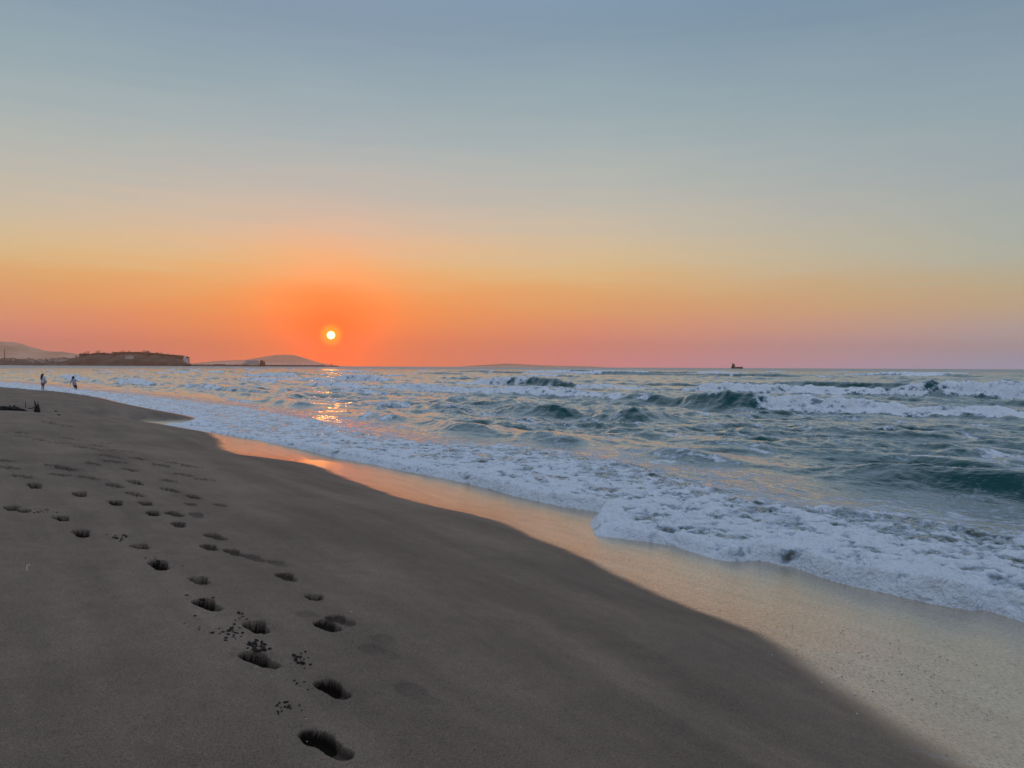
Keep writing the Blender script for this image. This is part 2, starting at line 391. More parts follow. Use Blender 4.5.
N.l(N.math('MULTIPLY', film, N.math('MULTIPLY', aw, N.math('ADD', lw.outputs[0], .62), clamp=True), clamp=True), mx.inputs[0]); N.l(pr.outputs[0], mx.inputs[1]); N.l(gl.outputs[0], mx.inputs[2])
N.l(mx.outputs[0], out.inputs[0])
fS = (S[:-1, :-1] + S[1:, 1:]) / 2; fW = (wet[:-1, :-1] + wet[1:, 1:]) / 2
keep = fS > -9
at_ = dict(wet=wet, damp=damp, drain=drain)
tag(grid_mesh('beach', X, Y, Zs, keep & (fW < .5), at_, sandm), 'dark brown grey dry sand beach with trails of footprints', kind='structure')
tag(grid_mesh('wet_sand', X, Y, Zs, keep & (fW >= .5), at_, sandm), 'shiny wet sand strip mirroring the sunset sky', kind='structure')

# ------------------------------------------------------------------ sea
NQ = np.array([.79, .61]); NQ /= np.linalg.norm(NQ); TQ = np.array([-NQ[1], NQ[0]])
def qt(u, v):
    p = at_z(u, v, 0.0); return float(NQ @ p[:2]), float(TQ @ p[:2])
# each crest line: base offshore distance, base height, [(pixel u, pixel v of its foot, height m, half-length m, foam)]
LINES = [
    (15.0, .10, [(370, 418, .30, 2.6, .62), (430, 430, .30, 3, .3), (537, 440, .34, 1.6, 0), (660, 458, .24, 2, .7), (870, 482, .20, 2, 0),
                 (935, 492, .42, 2.2, 0), (1012, 500, .46, 1.8, 0), (280, 404, .22, 5, .5)]),
    (27.0, .18, [(505, 411, .52, 1.5, .1), (538, 413, .66, 1.3, .1), (588, 416, .42, 1.2, 0), (612, 419, .58, 1.4, .2), (430, 407, .3, 4, .1), (792, 437, .36, 1.5, 0), (885, 440, .30, 1.4, 0), (845, 429, .26, 1.6, 0), (955, 436, .28, 1.6, 0),
                 (1010, 447, .30, 1.6, 0), (300, 396, .28, 6, .3), (200, 388, .4, 9, .55), (120, 383, .5, 10, .6), (30, 379, .6, 12, .7)]),
    (42.0, .30, [(712, 405, .92, 5.2, 0), (805, 409, .80, 3.6, 1), (870, 412, .72, 3.4, 1), (950, 415, .52, 4, .9), (1010, 418, .5, 4, .9),
                 (640, 401, .4, 4, .5), (550, 395, .4, 8, .7), (480, 392, .5, 8, .9), (400, 389, .6, 8, .9), (330, 386, .55, 8, .7), (250, 381, .5, 9, .6)]),
    (67.0, .45, [(470, 385, 1.15, 8, 1), (560, 384.5, 1.15, 5, 0), (720, 391, .85, 5, 1), (790, 392, .75, 5, .9), (860, 393, .6, 4, .75),
                 (945, 394.5, 1.15, 2.6, 0), (985, 396, 1.25, 4, 1), (1024, 397, 1.25, 5, 1), (330, 380, 1.0, 10, .9), (250, 377, .9, 12, .6)]),
    (10.5, .09, []), (21.0, .17, []), (34.0, .24, []), (51.0, .30, []), (58.0, .34, []), (82.0, .5, []), (98.0, .75, []), (136.0, .85, []), (182.0, .9, []), (236.0, .9, [])]
dr = .0031
rs = np.concatenate([np.geomspace(2.6, 420, int(math.log(420 / 2.6) / dr)), np.geomspace(424, 10900, 90)])
X, Y, RR = polar(rs, 940, lim=80, coarse=36)
Dd = -signed(EDGE, X, Y)                # metres seaward of the foam's front
Din = -signed(INNER, X, Y)
Dd = Dd + (.07 * fbm(X / .42, Y / .42, 790, 4) + .05 * fbm(X / 1.3, Y / 1.3, 795, 2)) * sstep(45, 12, RR)
S2 = signed(WET, X, Y)
sandz = sand_f(S2) + 0.0
Q = NQ[0] * X + NQ[1] * Y; T = TQ[0] * X + TQ[1] * Y
swell = np.zeros_like(X); foam = np.zeros_like(X); lump = np.zeros_like(X); calm = np.zeros_like(X)
for li, (q0, hb, feats) in enumerate(LINES):
    m = np.abs(Q - q0) < (14 + .12 * q0)
    x, t = Q[m], T[m]
    t1 = np.arange(-400, 900, .5)
    ws = np.full(t1.shape, .12); qn = ws * q0; fn = ws * np.clip(.5 + 1.6 * gnoise(t1 / 22, t1 * 0 + .5, 500 + li), 0, 1)
    amp = hb * np.clip(.55 + 1.1 * gnoise(t1 / (9 + 3 * li), t1 * 0 + .3, 520 + li), .05, 1.6)
    for (u, v, h, hl, fo) in feats:
        qf, tf = qt(u, v)
        qf += 1.0
        k = np.exp(-((t1 - tf) / (hl * 1.6)) ** 2); ws = ws + k; qn = qn + k * np.clip(qf, q0 - 6, q0 + 8); fn = fn + k * fo
        k2 = np.exp(-np.abs((t1 - tf) / hl) ** 3); amp = np.maximum(amp * (1 - k2), 0) + k2 * h * (1 + .16 * gnoise(t1 / 1.6, t1 * 0, 560 + li))
    qi1 = qn / ws + .5 * gnoise(t1 / 6, t1 * 0 + .7, 540 + li) + .12 * gnoise(t1 / 1.3, t1 * 0 + .7, 545 + li)
    qi = np.interp(t, t1, qi1); A = np.interp(t, t1, amp); B = np.interp(t, t1, fn / ws)
    B = sstep(.38, .62, B + .22 * fbm(t / 2.5, x / 2.5, 600 + li, 3))
    dxq = x - qi
    dxq = dxq + (.10 + .20 * A) * fbm(t / 1.1, x / .9, 640 + li, 4)
    A = A * (1 + .20 * fbm(t / .9, x / 2.0, 645 + li, 4))
    wf = .30 + .62 * A; wb = 1.0 + 2.2 * A + .012 * q0
    h = np.where(dxq < 0, np.exp(-(np.abs(dxq) / wf) ** 1.55), np.exp(-(np.abs(dxq) / wb) ** 1.05))
    tr = np.exp(-((dxq + wf * 3.2) / (wf * 2.2)) ** 2) * .22
    swell[m] += A * (h - tr)
    vis = sstep(.12, .35, A)
    fr = sstep(-wf * 2.0, -wf * 1.2, dxq) * sstep(wb * .55, .0, dxq)          # the broken face and lip
    back = sstep(-.2, .3, dxq) * sstep(wb * 2.2, wb * .3, dxq) * .40           # froth left behind
    ahead = sstep(-wf * 6.5, -wf * 2, dxq) * sstep(0, -wf, dxq) * .36
    lip = np.exp(-((dxq - .05) / (.16 + .06 * A)) ** 2) * .72 * sstep(.3, .8, A)      # white lip on unbroken crests
    f = np.maximum(B * np.maximum(fr * 1.05, np.maximum(back, ahead)), lip * (.5 + .5 * fbm(t / 3, x * 0, 680 + li, 2)))
    f *= vis * np.clip(.80 + .55 * fbm(t / 2.2, x / .8, 690 + li, 4), .25, 1.05)
    foam[m] = np.maximum(foam[m], f)
    lump[m] = np.maximum(lump[m], B * fr * vis * np.clip(A, .2, 1.2))
# wind chop: many short sines, faded where the grid no longer resolves them
chop = np.zeros_like(X)
warpx = .35 * fbm(X / 2.7, Y / 2.7, 700, 3); warpy = .35 * fbm(X / 2.7, Y / 2.7, 710, 3)
nsin = 46
for k in range(nsin):
    lam = .55 * (14 / .55) ** (k / (nsin - 1)); a = rng.normal(0, .62)
    if lam > 5: a *= .5
    dx_, dy_ = -(NQ[0] * math.cos(a) - NQ[1] * math.sin(a)), -(NQ[0] * math.sin(a) + NQ[1] * math.cos(a))
    ph = (dx_ * (X + warpx) + dy_ * (Y + warpy)) * 2 * np.pi / lam + rng.random() * 6.28
    w_ = np.sin(ph); w_ = 1 - 2 * np.sqrt(np.maximum(0, .5 + .5 * w_)) if k % 2 else w_
    chop += w_ * (.0085 * (.75 + .30 * float(sstep(.8, 2.0, lam)))) * lam ** .85 * sstep(lam * 260, lam * 90, RR) * (1.0 if lam < 5 else .7)
pat = .55 + .9 * np.clip(.5 + fbm(T / 7, Q / 3.2, 730, 3), 0, 1.3)               # slick and rough patches
chop *= pat
chop += .15 * (billow(T / 2.4, Q / 1.05, 740, 5, .55) - .35) * -1 * sstep(160, 40, RR) * pat
# far sea: long random swell with a few whitecaps
farw = np.zeros_like(X)
for k in range(22):
    lam = rng.uniform(16, 46); a = rng.normal(0, .35)
    dx_, dy_ = -(NQ[0] * math.cos(a) - NQ[1] * math.sin(a)), -(NQ[0] * math.sin(a) + NQ[1] * math.cos(a))
    farw += np.sin((dx_ * X + dy_ * Y) * 2 * np.pi / lam + rng.random() * 6.28) * .075
farw *= sstep(75, 200, Q) * sstep(4000, 700, RR)
wcap = sstep(.42, .62, farw + .25 * fbm(T / 9, Q / 4, 760, 3)) * sstep(90, 140, Q) * sstep(1500, 300, RR)
foam = np.maximum(foam, wcap * .85)
chop *= 1 - .6 * sstep(.35, .8, swell)
open_ = sstep(1.5, 9.0, Din)
zw = swell * sstep(-2.5, .8, Din) + chop * (.22 + .78 * open_) * sstep(.2, 3, Dd) + farw
# swash foam: a sheet of froth running up the sand
band = sstep(.06, -.25, Din + .45 * fbm(X / 1.1, Y / 1.1, 800, 4) - .1) * sstep(-.08, -.03, Dd)
nearf = sstep(40, 9, RR)
trail = sstep(7.5, -.3, Din + 2.2 * fbm(T / 3.5, Q / 1.6, 830, 4)) * .52 * sstep(-.06, .0, Dd)         # lacy scum streaks just behind
foam = np.maximum(foam, trail)
foam = np.maximum(foam, (.62 * sstep(-.10, .42, fbm(T / 5, Q / 1.3, 850, 5, .6)) + .12 * sstep(-.2, .4, fbm(T / 1.6, Q / .5, 852, 4))) * sstep(85, 30, Q)
                  * (1 - .85 * np.exp(-((X - 9.5) / 4.5) ** 2 - ((Y - 15.6) / 3.2) ** 2)))
wxx = X + .22 * fbm(X / .7, Y / .7, 855, 3); wyy = Y + .22 * fbm(X / .7, Y / .7, 857, 3)
bil = billow(wxx / .42, wyy / .42, 860, 4, .55); bil2 = billow(wxx / 1.15, wyy / 1.15, 880, 3, .5); bil3 = billow(wxx / .15, wyy / .15, 890, 3, .5)
cov = .77 + .34 * fbm(X / .9, Y / .9, 820, 4) + .45 * (.42 - bil) + .30 * (.42 - bil2) + .12 * (.42 - bil3) + .10 * nearf - .26 * sstep(.5, 4.0, Dd) * nearf + .12 * sstep(.9, .2, Dd)
cov = np.maximum(cov, sstep(.18, .02, Dd) * .88)
cov = np.maximum(cov, .66 * sstep(1.3, .3, Dd))
foam = np.maximum(foam, band * np.clip(cov, .3, 1.1))
thick = band * (.015 + .048 * (1 - bil2 * 1.15) + .048 * (1 - bil * 1.3) + .030 * (1 - bil3 * 1.3)) * (.55 + .45 * nearf) * np.sqrt(np.clip(Dd / .16, 0, 1))
thick += .045 * np.exp(-((Dd - .22) / .22) ** 2) * band * np.sqrt(np.clip(Dd / .14, 0, 1))
floor_ = sandz + .006
base_z = .5 * (floor_ + zw + np.sqrt((floor_ - zw) ** 2 + .0025)) - .02 * sstep(2, 0, Dd)
base_z = np.maximum(base_z, floor_)
Zsea = base_z + thick
Zsea += lump * (.42 * (1 - billow(X / 1.3, Y / 1.3, 900, 5, .6) * 1.4)) * .6
Zsea = sandz - .03 + (Zsea - sandz + .03) * np.sqrt(np.clip((Dd + .02) / .16, 0, 1))

seam, nt, out = new_mat('sea_water'); N = NT(nt)
tc = N.n('ShaderNodeTexCoord'); P = tc.outputs['Object']
af = N.attr('foam'); al = N.attr('shoal')
# coordinates turned to the wave crests so ripples lie along them
mp = N.n('ShaderNodeMapping'); N.l(P, mp.inputs[0]); mp.inputs['Rotation'].default_value = (0, 0, -math.atan2(TQ[1], TQ[0]))
mp.inputs['Scale'].default_value = (1, 1, 1)
PR = N.vmath('MULTIPLY', mp.outputs[0], (.45, 1, 1)).outputs[0]
wz = N.noise(PR, 1.3, 6, .62, .4); wz2 = N.noise(PR, 6.5, 4, .6)
cdn = N.n('ShaderNodeCameraData')
geo = N.n('ShaderNodeNewGeometry')
dist = N.vmath('LENGTH', N.vmath('SUBTRACT', geo.outputs['Position'], tuple(CAM)).outputs[0]).outputs['Value']
hh = N.math('ADD', N.math('MULTIPLY', wz.outputs[0], 1.0), N.math('MULTIPLY', wz2.outputs[0], .22))
bw = N.bump(hh, 1.0, .10)
pw = N.n('ShaderNodeBsdfDiffuse'); gw = N.n('ShaderNodeBsdfGlossy')
N.l(N.mix(al, (.016, .074, .076, 1), (.10, .095, .080, 1)), pw.inputs['Color'])
N.l(N.mapr(dist, 50, 1200, .11, .40), gw.inputs['Roughness']); N.l(bw, gw.inputs['Normal']); N.l(bw, pw.inputs['Normal'])
fz = N.n('ShaderNodeFresnel'); fz.inputs['IOR'].default_value = 1.40; N.l(bw, fz.inputs['Normal'])
mw = N.n('ShaderNodeMixShader'); N.l(N.math('MULTIPLY', N.math('MULTIPLY_ADD', fz.outputs[0], 3.3, -.13, clamp=True), N.mapr(dist, 60, 900, 1.0, .55)), mw.inputs[0]); N.l(pw.outputs[0], mw.inputs[1]); N.l(gw.outputs[0], mw.inputs[2])
# foam
wv = N.noise(P, 2.6, 3, .6); wvv = N.vmath('ADD', P, N.vmath('SCALE', wv.outputs['Color']).outputs[0])
nd = wvv.inputs[1].links[0].from_node; nd.inputs['Scale'].default_value = .55
wv2 = N.noise(P, 8.0, 3, .6); wv2s = N.vmath('SCALE', wv2.outputs['Color']); wv2s.inputs['Scale'].default_value = .10
mpF = N.n('ShaderNodeMapping'); N.l(N.vmath('ADD', wvv.outputs[0], wv2s.outputs[0]).outputs[0], mpF.inputs[0]); mpF.inputs['Rotation'].default_value = (0, 0, -math.atan2(TQ[1], TQ[0]))
PF = N.vmath('MULTIPLY', mpF.outputs[0], (.62, 1.1, .35)).outputs[0]
v1 = N.vor(PF, 1.9, 'DISTANCE_TO_EDGE'); v2 = N.vor(PF, 5.2, 'DISTANCE_TO_EDGE'); nf = N.noise(P, 5.0, 7, .66)
net1 = N.math('SUBTRACT', 1.0, N.math('MULTIPLY', v1.outputs['Distance'], 2.2), clamp=True)
net2 = N.math('SUBTRACT', 1.0, N.math('MULTIPLY', v2.outputs['Distance'], 2.2), clamp=True)
lace = N.math('ADD', N.math('MULTIPLY', net1, .42), N.math('ADD', N.math('MULTIPLY', net2, .28), N.math('MULTIPLY', nf.outputs[0], .55)))
thr = N.math('SUBTRACT', 1.27, N.math('MULTIPLY', af, 1.02))
ff = N.mapr(N.math('SUBTRACT', lace, thr), -.13, .15)
ff = N.math('MULTIPLY', ff, N.mapr(af, .02, .12))
pf = N.n('ShaderNodeBsdfPrincipled')
N.l(N.mix(N.mapr(N.math('SUBTRACT', lace, thr), .0, .32), (.31, .37, .44, 1), (.70, .73, .78, 1)), pf.inputs['Base Color'])
pf.inputs['Roughness'].default_value = .6; pf.inputs['Specular IOR Level'].default_value = .25
fb = N.math('ADD', N.math('MULTIPLY', lace, 1.0), N.math('MULTIPLY', N.noise(P, 24, 4, .65).outputs[0], .35))
N.l(N.bump(fb, 1.0, .11), pf.inputs['Normal'])
mx = N.n('ShaderNodeMixShader'); N.l(ff, mx.inputs[0]); N.l(mw.outputs[0], mx.inputs[1]); N.l(pf.outputs[0], mx.inputs[2])
N.l(mx.outputs[0], out.inputs[0])
shoal = sstep(9, .5, Dd) * .8
keep = (Dd[:-1, :-1] > -.03) | (Dd[1:, 1:] > -.03) | (Dd[1:, :-1] > -.03) | (Dd[:-1, 1:] > -.03)
ff_ = (foam[:-1, :-1] + foam[1:, 1:]) / 2
at_ = dict(foam=foam, shoal=shoal)
tag(grid_mesh('sea', X, Y, Zsea, keep & (ff_ < .6), at_, seam), 'choppy teal sea rolling in under the sunset', kind='structure')
tag(grid_mesh('sea_foam', X, Y, Zsea, keep & (ff_ >= .6), at_, seam), 'white foam of breaking waves and the swash along the shore', kind='stuff')
del X, Y, RR, Q, T

# ------------------------------------------------------------------ land on the horizon
def heightfield(name, xs, ys, zf, mat, label, kind='structure'):
    Xh, Yh = np.meshgrid(xs, ys); Zh = zf(Xh, Yh)
    m = np.ones((len(ys) - 1, len(xs) - 1), bool)
    o = grid_mesh(name, Xh, Yh, Zh, m, {}, mat); tag(o, label, kind=kind); return o
M_town_land = simple_mat('scrub_land', (.10, .085, .07), .95, .4, .02)
M_hill = simple_mat('rocky_slope', (.066, .053, .048), .95, .6, .03)
M_fort = simple_mat('fortress_stone', (.075, .060, .054), .9, .45, .05)
M_pale = simple_mat('pale_plaster', (.55, .50, .46), .85, .2, .1)
M_roof = simple_mat('clay_roof', (.22, .12, .09), .85, .3, .2)
M_dark = simple_mat('dark_stone', (.05, .045, .042), .9, .4, .1)
M_leaf = simple_mat('dark_foliage', (.045, .055, .035), .9, .5, .3)
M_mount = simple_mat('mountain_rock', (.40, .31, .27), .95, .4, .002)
M_steel = simple_mat('painted_steel', (.03, .03, .04), .5, .2, .3)
M_white = simple_mat('white_paint', (.7, .7, .7), .5, .1, .3)
M_glass = simple_mat('dark_window', (.02, .025, .03), .15, .1, .3, .5)

YH = 2800.0
PXM = YH / F_PX                                     # metres a pixel spans at the headland
def X_(u): return at_y(u, 365, YH)[0]
def Zof(u, v): return at_y(u, v, YH)[2]
prof = [(-60, 359.5), (-20, 359.5), (0, 360.2), (20, 361), (40, 361.2), (55, 360.5), (66, 359.4), (74, 358.0), (80, 356.4), (86, 355.2), (100, 354.8), (112, 355.4), (120, 354.2), (140, 353.8), (152, 354.8),
        (170, 356.8), (180, 358.6), (185, 360.4), (188, 363), (194, 365.6)]
pu = np.array([X_(u) for u, v in prof]); pz = np.array([Zof(u, v) for u, v in prof])
def head_z(x, y):
    top = np.interp(x * YH / y, pu, pz)
    d = np.clip((y - (YH - 95)) / 95, 0, 1); b = np.clip((YH + 340 - y) / 200, 0, 1)
    z = top * (.12 + .88 * d ** .55) * np.clip(d * 9, 0, 1) * b
    return z + (4.2 * fbm(x / 22, y / 22, 950, 5)) * np.clip(d * 3, 0, 1) - .8 + .6 * d
heightfield('headland', np.linspace(X_(-60), X_(195), 260), np.linspace(YH - 100, YH + 340, 90), head_z, M_hill,
            'low rocky headland with scrubby slopes across the bay')

def prism(bm, pts, z0, z1, taper=0.0, c=None):
    """closed outline raised from z0 to z1 (numbers or one per corner)"""
    n = len(pts); c = c or (sum(p[0] for p in pts) / n, sum(p[1] for p in pts) / n)
    zz0 = z0 if hasattr(z0, '__len__') else [z0] * n; zz1 = z1 if hasattr(z1, '__len__') else [z1] * n
    lo = [bm.verts.new((p[0], p[1], a)) for p, a in zip(pts, zz0)]
    hi = [bm.verts.new((p[0] + (c[0] - p[0]) * taper, p[1] + (c[1] - p[1]) * taper, a)) for p, a in zip(pts, zz1)]
    for i in range(n):
        j = (i + 1) % n; bm.faces.new((lo[i], lo[j], hi[j], hi[i]))
    bm.faces.new(hi); bm.faces.new(lo[::-1])
def box(bm, x0, x1, y0, y1, z0, z1, taper=0.0):
    prism(bm, [(x0, y0), (x1, y0), (x1, y1), (x0, y1)], z0, z1, taper)
def hz(x, y): return float(head_z(np.array([x]), np.array([y]))[0])

# the fortress: battered curtain walls with angular bastions
fort = tag(empty('fortress', (X_(135), YH + 40, hz(X_(135), YH + 40))), 'long stone fortress with angular bastions crowning the headland', 'fortress')
fo = np.array(fort.location)
tops = [(82, 353.6), (91, 354.0), (92, 353.2), (101, 352.8), (108, 354.1), (116, 353.4), (117, 352.2), (130, 351.9), (137, 351.8), (150, 352.9), (162, 354.2), (175, 355.1), (183, 356.8)]
seg = 0
for i in range(len(tops) - 1):
    (ua, va), (ub, vb) = tops[i], tops[i + 1]
    if ub - ua < 2: continue
    xa, xb = X_(ua), X_(ub); yo = YH + 6 + 10 * math.sin(i * 2.1)
    bm = bmesh.new()
    prism(bm, [(xa - fo[0], yo - fo[1]), (xb - fo[0], yo - fo[1]), (xb - fo[0], yo + 60 - fo[1]), (xa - fo[0], yo + 60 - fo[1])],
          min(hz((xa + xb) / 2, yo) - 6, 12) - fo[2], [Zof(ua, va) - fo[2], Zof(ub, vb) - fo[2], Zof(ub, vb) - fo[2], Zof(ua, va) - fo[2]], .03)
    bm_obj('curtain_wall', bm, M_fort, fort)
for ub_, w_, v_ in ((84, 22, 353.4), (117, 20, 352.0), (150, 22, 352.8), (181, 16, 356.4)):
    xb = X_(ub_); bm = bmesh.new(); yo = YH - 10
    prism(bm, [(xb - w_ - fo[0], yo + 40 - fo[1]), (xb - w_ * .8 - fo[0], yo + 8 - fo[1]), (xb - fo[0], yo - 14 - fo[1]), (xb + w_ * .8 - fo[0], yo + 8 - fo[1]), (xb + w_ - fo[0], yo + 40 - fo[1])],
          6 - fo[2], Zof(ub_, v_) - fo[2] - .6, .08); bm_obj('bastion', bm, M_fort, fort)
bm = bmesh.new(); xm = X_(138)
bmesh.ops.create_uvsphere(bm, u_segments=16, v_segments=8, radius=5.5, matrix=Matrix.Translation((xm - fo[0], 30, Zof(138, 352.0) - fo[2])))
box(bm, xm - 6.5 - fo[0], xm + 6.5 - fo[0], 24, 37, -4, Zof(138, 352.0) - fo[2])
bm_obj('domed_hall', bm, M_fort, fort, True)

def house(x, y, z, w, d, h, rot, roofed, name, label, cat, group=None, wm=None):
    t = tag(empty(name, (x, y, z), rot), label, cat, group)
    bm = bmesh.new(); box(bm, -w / 2, w / 2, -d / 2, d / 2, -6, h); bm_obj('wall', bm, wm or M_pale, t)
    bm = bmesh.new()
    if roofed:
        v = [bm.verts.new(p) for p in ((-w / 2 - .4, -d / 2 - .4, h), (w / 2 + .4, -d / 2 - .4, h), (w / 2 + .4, d / 2 + .4, h), (-w / 2 - .4, d / 2 + .4, h), (-w / 2, 0, h + d * .25), (w / 2, 0, h + d * .25))]
        for f in ((0, 1, 5, 4), (2, 3, 4, 5), (1, 2, 5), (3, 0, 4), (3, 2, 1, 0)): bm.faces.new([v[i] for i in f])
    else: box(bm, -w / 2 - .3, w / 2 + .3, -d / 2 - .3, d / 2 + .3, h + .01, h + .7)
    bm_obj('roof', bm, M_roof if roofed else M_pale, t)
    for fl in range(max(1, int(h / 3.2)) if not group else 0):
        k = max(2, int(w / 6))
        for i in range(k):
            bm = bmesh.new(); xx = -w / 2 + (i + .5) * w / k; box(bm, xx - .9, xx + .9, -d / 2 - .06, -d / 2 + .05, 1 + fl * 3.1, 2.5 + fl * 3.1); bm_obj('window', bm, M_glass, t)
    return t
wallm = [simple_mat('plaster', c, .85, .2, .1) for c in ((.42, .36, .32), (.30, .25, .23), (.20, .17, .16), (.5, .46, .44))]
rr = random.Random(3)
for i in range(30):
    u = -6 + i * 2.45 + rr.uniform(-.8, .8); y = YH + rr.uniform(-45, 60)
    x = X_(u) * y / YH; w = rr.uniform(9, 20)
    house(x, y, hz(x, y) - .5, w, rr.uniform(8, 14), rr.uniform(4, 8.5), rr.uniform(-.3, .3), rr.random() < .5, 'town_house',
          'small hazy house of the low town left of the fortress', 'house', 'houses of the low town across the bay', wallm[i % 4])
# two longer buildings one can pick out
x = X_(68); house(x, YH - 40, hz(x, YH - 40), 40, 12, 6, 0, False, 'harbour_shed', 'long pale low building at the left foot of the headland', 'building')
x = X_(138); house(x, YH - 62, hz(x, YH - 62) + 3, 26, 9, 7, 0, True, 'hillside_building', 'pale building halfway up the slope below the fortress dome', 'building')
x = X_(188.2); t = house(x, YH - 20, hz(x, YH - 20), 15, 12, 14, 0, False, 'white_building', 'white block at the right foot of the headland beside breakwater', 'building', wm=M_white)
bm = bmesh.new(); box(bm, -6, -1, -4, 4, 14.7, 21, .1); bm_obj('roof_tower', bm, M_white, t)
# chimney-like mast far left
t = tag(empty('mast', (X_(4.5), YH, hz(X_(4.5), YH))), 'tall thin dark mast rising above the low town', 'mast')
bm = bmesh.new(); bmesh.ops.create_cone(bm, cap_ends=True, segments=10, radius1=1.6, radius2=1.0, depth=46, matrix=Matrix.Translation((0, 0, 15))); bm_obj('pole', bm, M_dark, t)
bm = bmesh.new(); bmesh.ops.create_cone(bm, cap_ends=True, segments=10, radius1=1.7, radius2=1.7, depth=2.5, matrix=Matrix.Translation((0, 0, 39.3))); bm_obj('cap', bm, M_dark, t)

def far_tree(u, y, h, label, group):
    x = X_(u) * y / YH; t = tag(empty('tree', (x, y, hz(x, y) - .5)), label, 'tree', group)
    bm = bmesh.new(); bmesh.ops.create_cone(bm, cap_ends=True, segments=7, radius1=.45, radius2=.25, depth=h * .6, matrix=Matrix.Translation((0, 0, h * .3))); bm_obj('trunk', bm, M_dark, t)
    bm = bmesh.new()
    for k in range(260):
        a = rr.uniform(0, 6.28); e = rr.uniform(-1, 1); q = rr.random() ** .4
        p = Vector((math.cos(a) * math.sqrt(1 - e * e) * h * .42 * q, math.sin(a) * math.sqrt(1 - e * e) * h * .42 * q, h * .62 + e * h * .36 * q))
        p *= 1 + .15 * math.sin(a * 3 + h); s = rr.uniform(.35, .8)
        d1 = Vector((rr.uniform(-1, 1), rr.uniform(-1, 1), rr.uniform(-1, 1))).normalized() * s; d2 = d1.cross(Vector((rr.random(), rr.random(), 1))).normalized() * s * .7
        bm.faces.new([bm.verts.new(p + q_) for q_ in (d1, d2, -d1, -d2)])
    bm_obj('crown', bm, M_leaf, t)
for u, y, h in ((10, 2790, 7), (15, 2800, 9), (23, 2830, 8), (29, 2805, 13), (31, 2815, 11), (33, 2805, 9), (39, 2800, 8), (46, 2810, 11), (53, 2800, 10), (59, 2820, 9),
                (76, 2800, 8), (80, 2790, 9)):
    far_tree(u, y, h, 'dark round tree among the low town houses', 'trees among the low town')

for u, y, h in ((85, 2822, 9), (88, 2830, 11), (97, 2826, 10), (99, 2835, 12), (104, 2828, 9), (113, 2824, 10), (121, 2832, 12), (124, 2836, 10), (129, 2830, 9), (144, 2826, 11),
                (149, 2830, 12), (157, 2826, 10), (161, 2832, 11), (168, 2826, 9), (173, 2824, 10), (179, 2822, 9)):
    far_tree(u, y, h * 1.45, 'dark bushy tree behind the fortress wall on the headland top', 'trees on the fortress hill')
# breakwater, pale harbour building and rock mound on it
bw_ = tag(empty('breakwater', (X_(262), YH - 30, 0)), 'long low dark breakwater reaching from headland to below the sun', 'breakwater')
bo = np.array(bw_.location); bm = bmesh.new()
us = np.linspace(186, 338.5, 150); ring = []
for i, u in enumerate(us):
    yb = YH - 30 + 260 * ((u - 186) / 152) ** 2; xx = X_(u) * yb / YH
    hgt = 6.2 + .9 * math.sin(u * 1.7) * math.sin(u * .61) + (1.6 if 214 < u < 224 else 0) - (2.0 if u > 325 else 0)
    if u > 337: hgt *= .5
    ring.append([bm.verts.new((xx - bo[0], yb + dy - bo[1], z)) for dy, z in ((-15, -1), (-5, hgt * .8 + rr.uniform(-.4, .4)), (-2, hgt), (5, hgt), (9, hgt * .7), (16, -1))])
for a, b in zip(ring[:-1], ring[1:]):
    for k in range(5): bm.faces.new((a[k], b[k], b[k + 1], a[k + 1]))
bm_obj('rubble_mole', bm, M_dark, bw_)
bm = bmesh.new(); e_ = ring[-6][2].co if False else None
bmesh.ops.create_cone(bm, cap_ends=True, segments=12, radius1=2.2, radius2=1.6, depth=6, matrix=Matrix.Translation((X_(334) * 1.09 - bo[0] + 0, YH + 208 - YH + 30, 8.0)))
bm_obj('beacon', bm, M_dark, bw_)
yq = YH - 30 + 260 * ((252 - 186) / 152) ** 2 - 3; xq = X_(251) * yq / YH
t = tag(empty('harbour_building', (xq, yq, 5.5)), 'pale long flat building standing on the breakwater left of sun', 'building')
bm = bmesh.new(); prism(bm, [(-27, -5), (27, -5), (27, 6), (-27, 6)], -1.5, [8, 15, 15, 8], 0); bm_obj('hall', bm, M_pale, t)
bm = bmesh.new(); box(bm, -20, 24, -4, 5, 10, 17.5); bm_obj('upper_storey', bm, M_white, t)
for k in range(5): bm = bmesh.new(); box(bm, -16 + k * 8, -12 + k * 8, -4.1, -3.9, 12, 15.5); bm_obj('window', bm, M_glass, t)
xq = X_(262.5) * yq / YH
bm = bmesh.new(); bmesh.ops.create_icosphere(bm, subdivisions=4, radius=1.0)
for v in bm.verts:
    n = .18 * math.sin(v.co.x * 5 + 1) * math.cos(v.co.z * 4) + .12 * math.sin(v.co.y * 9 + v.co.z * 7)
    v.co = Vector((v.co.x * 9.5, v.co.y * 8, max(v.co.z, -.3) * (17 if v.co.x < .3 else 14))) * (1 + n)
o = bm_obj('rock_mound', bm, M_dark, None, True); o.location = (xq, yq, 5.0); tag(o, 'dark rounded rock mound right of the breakwater building', 'rock')

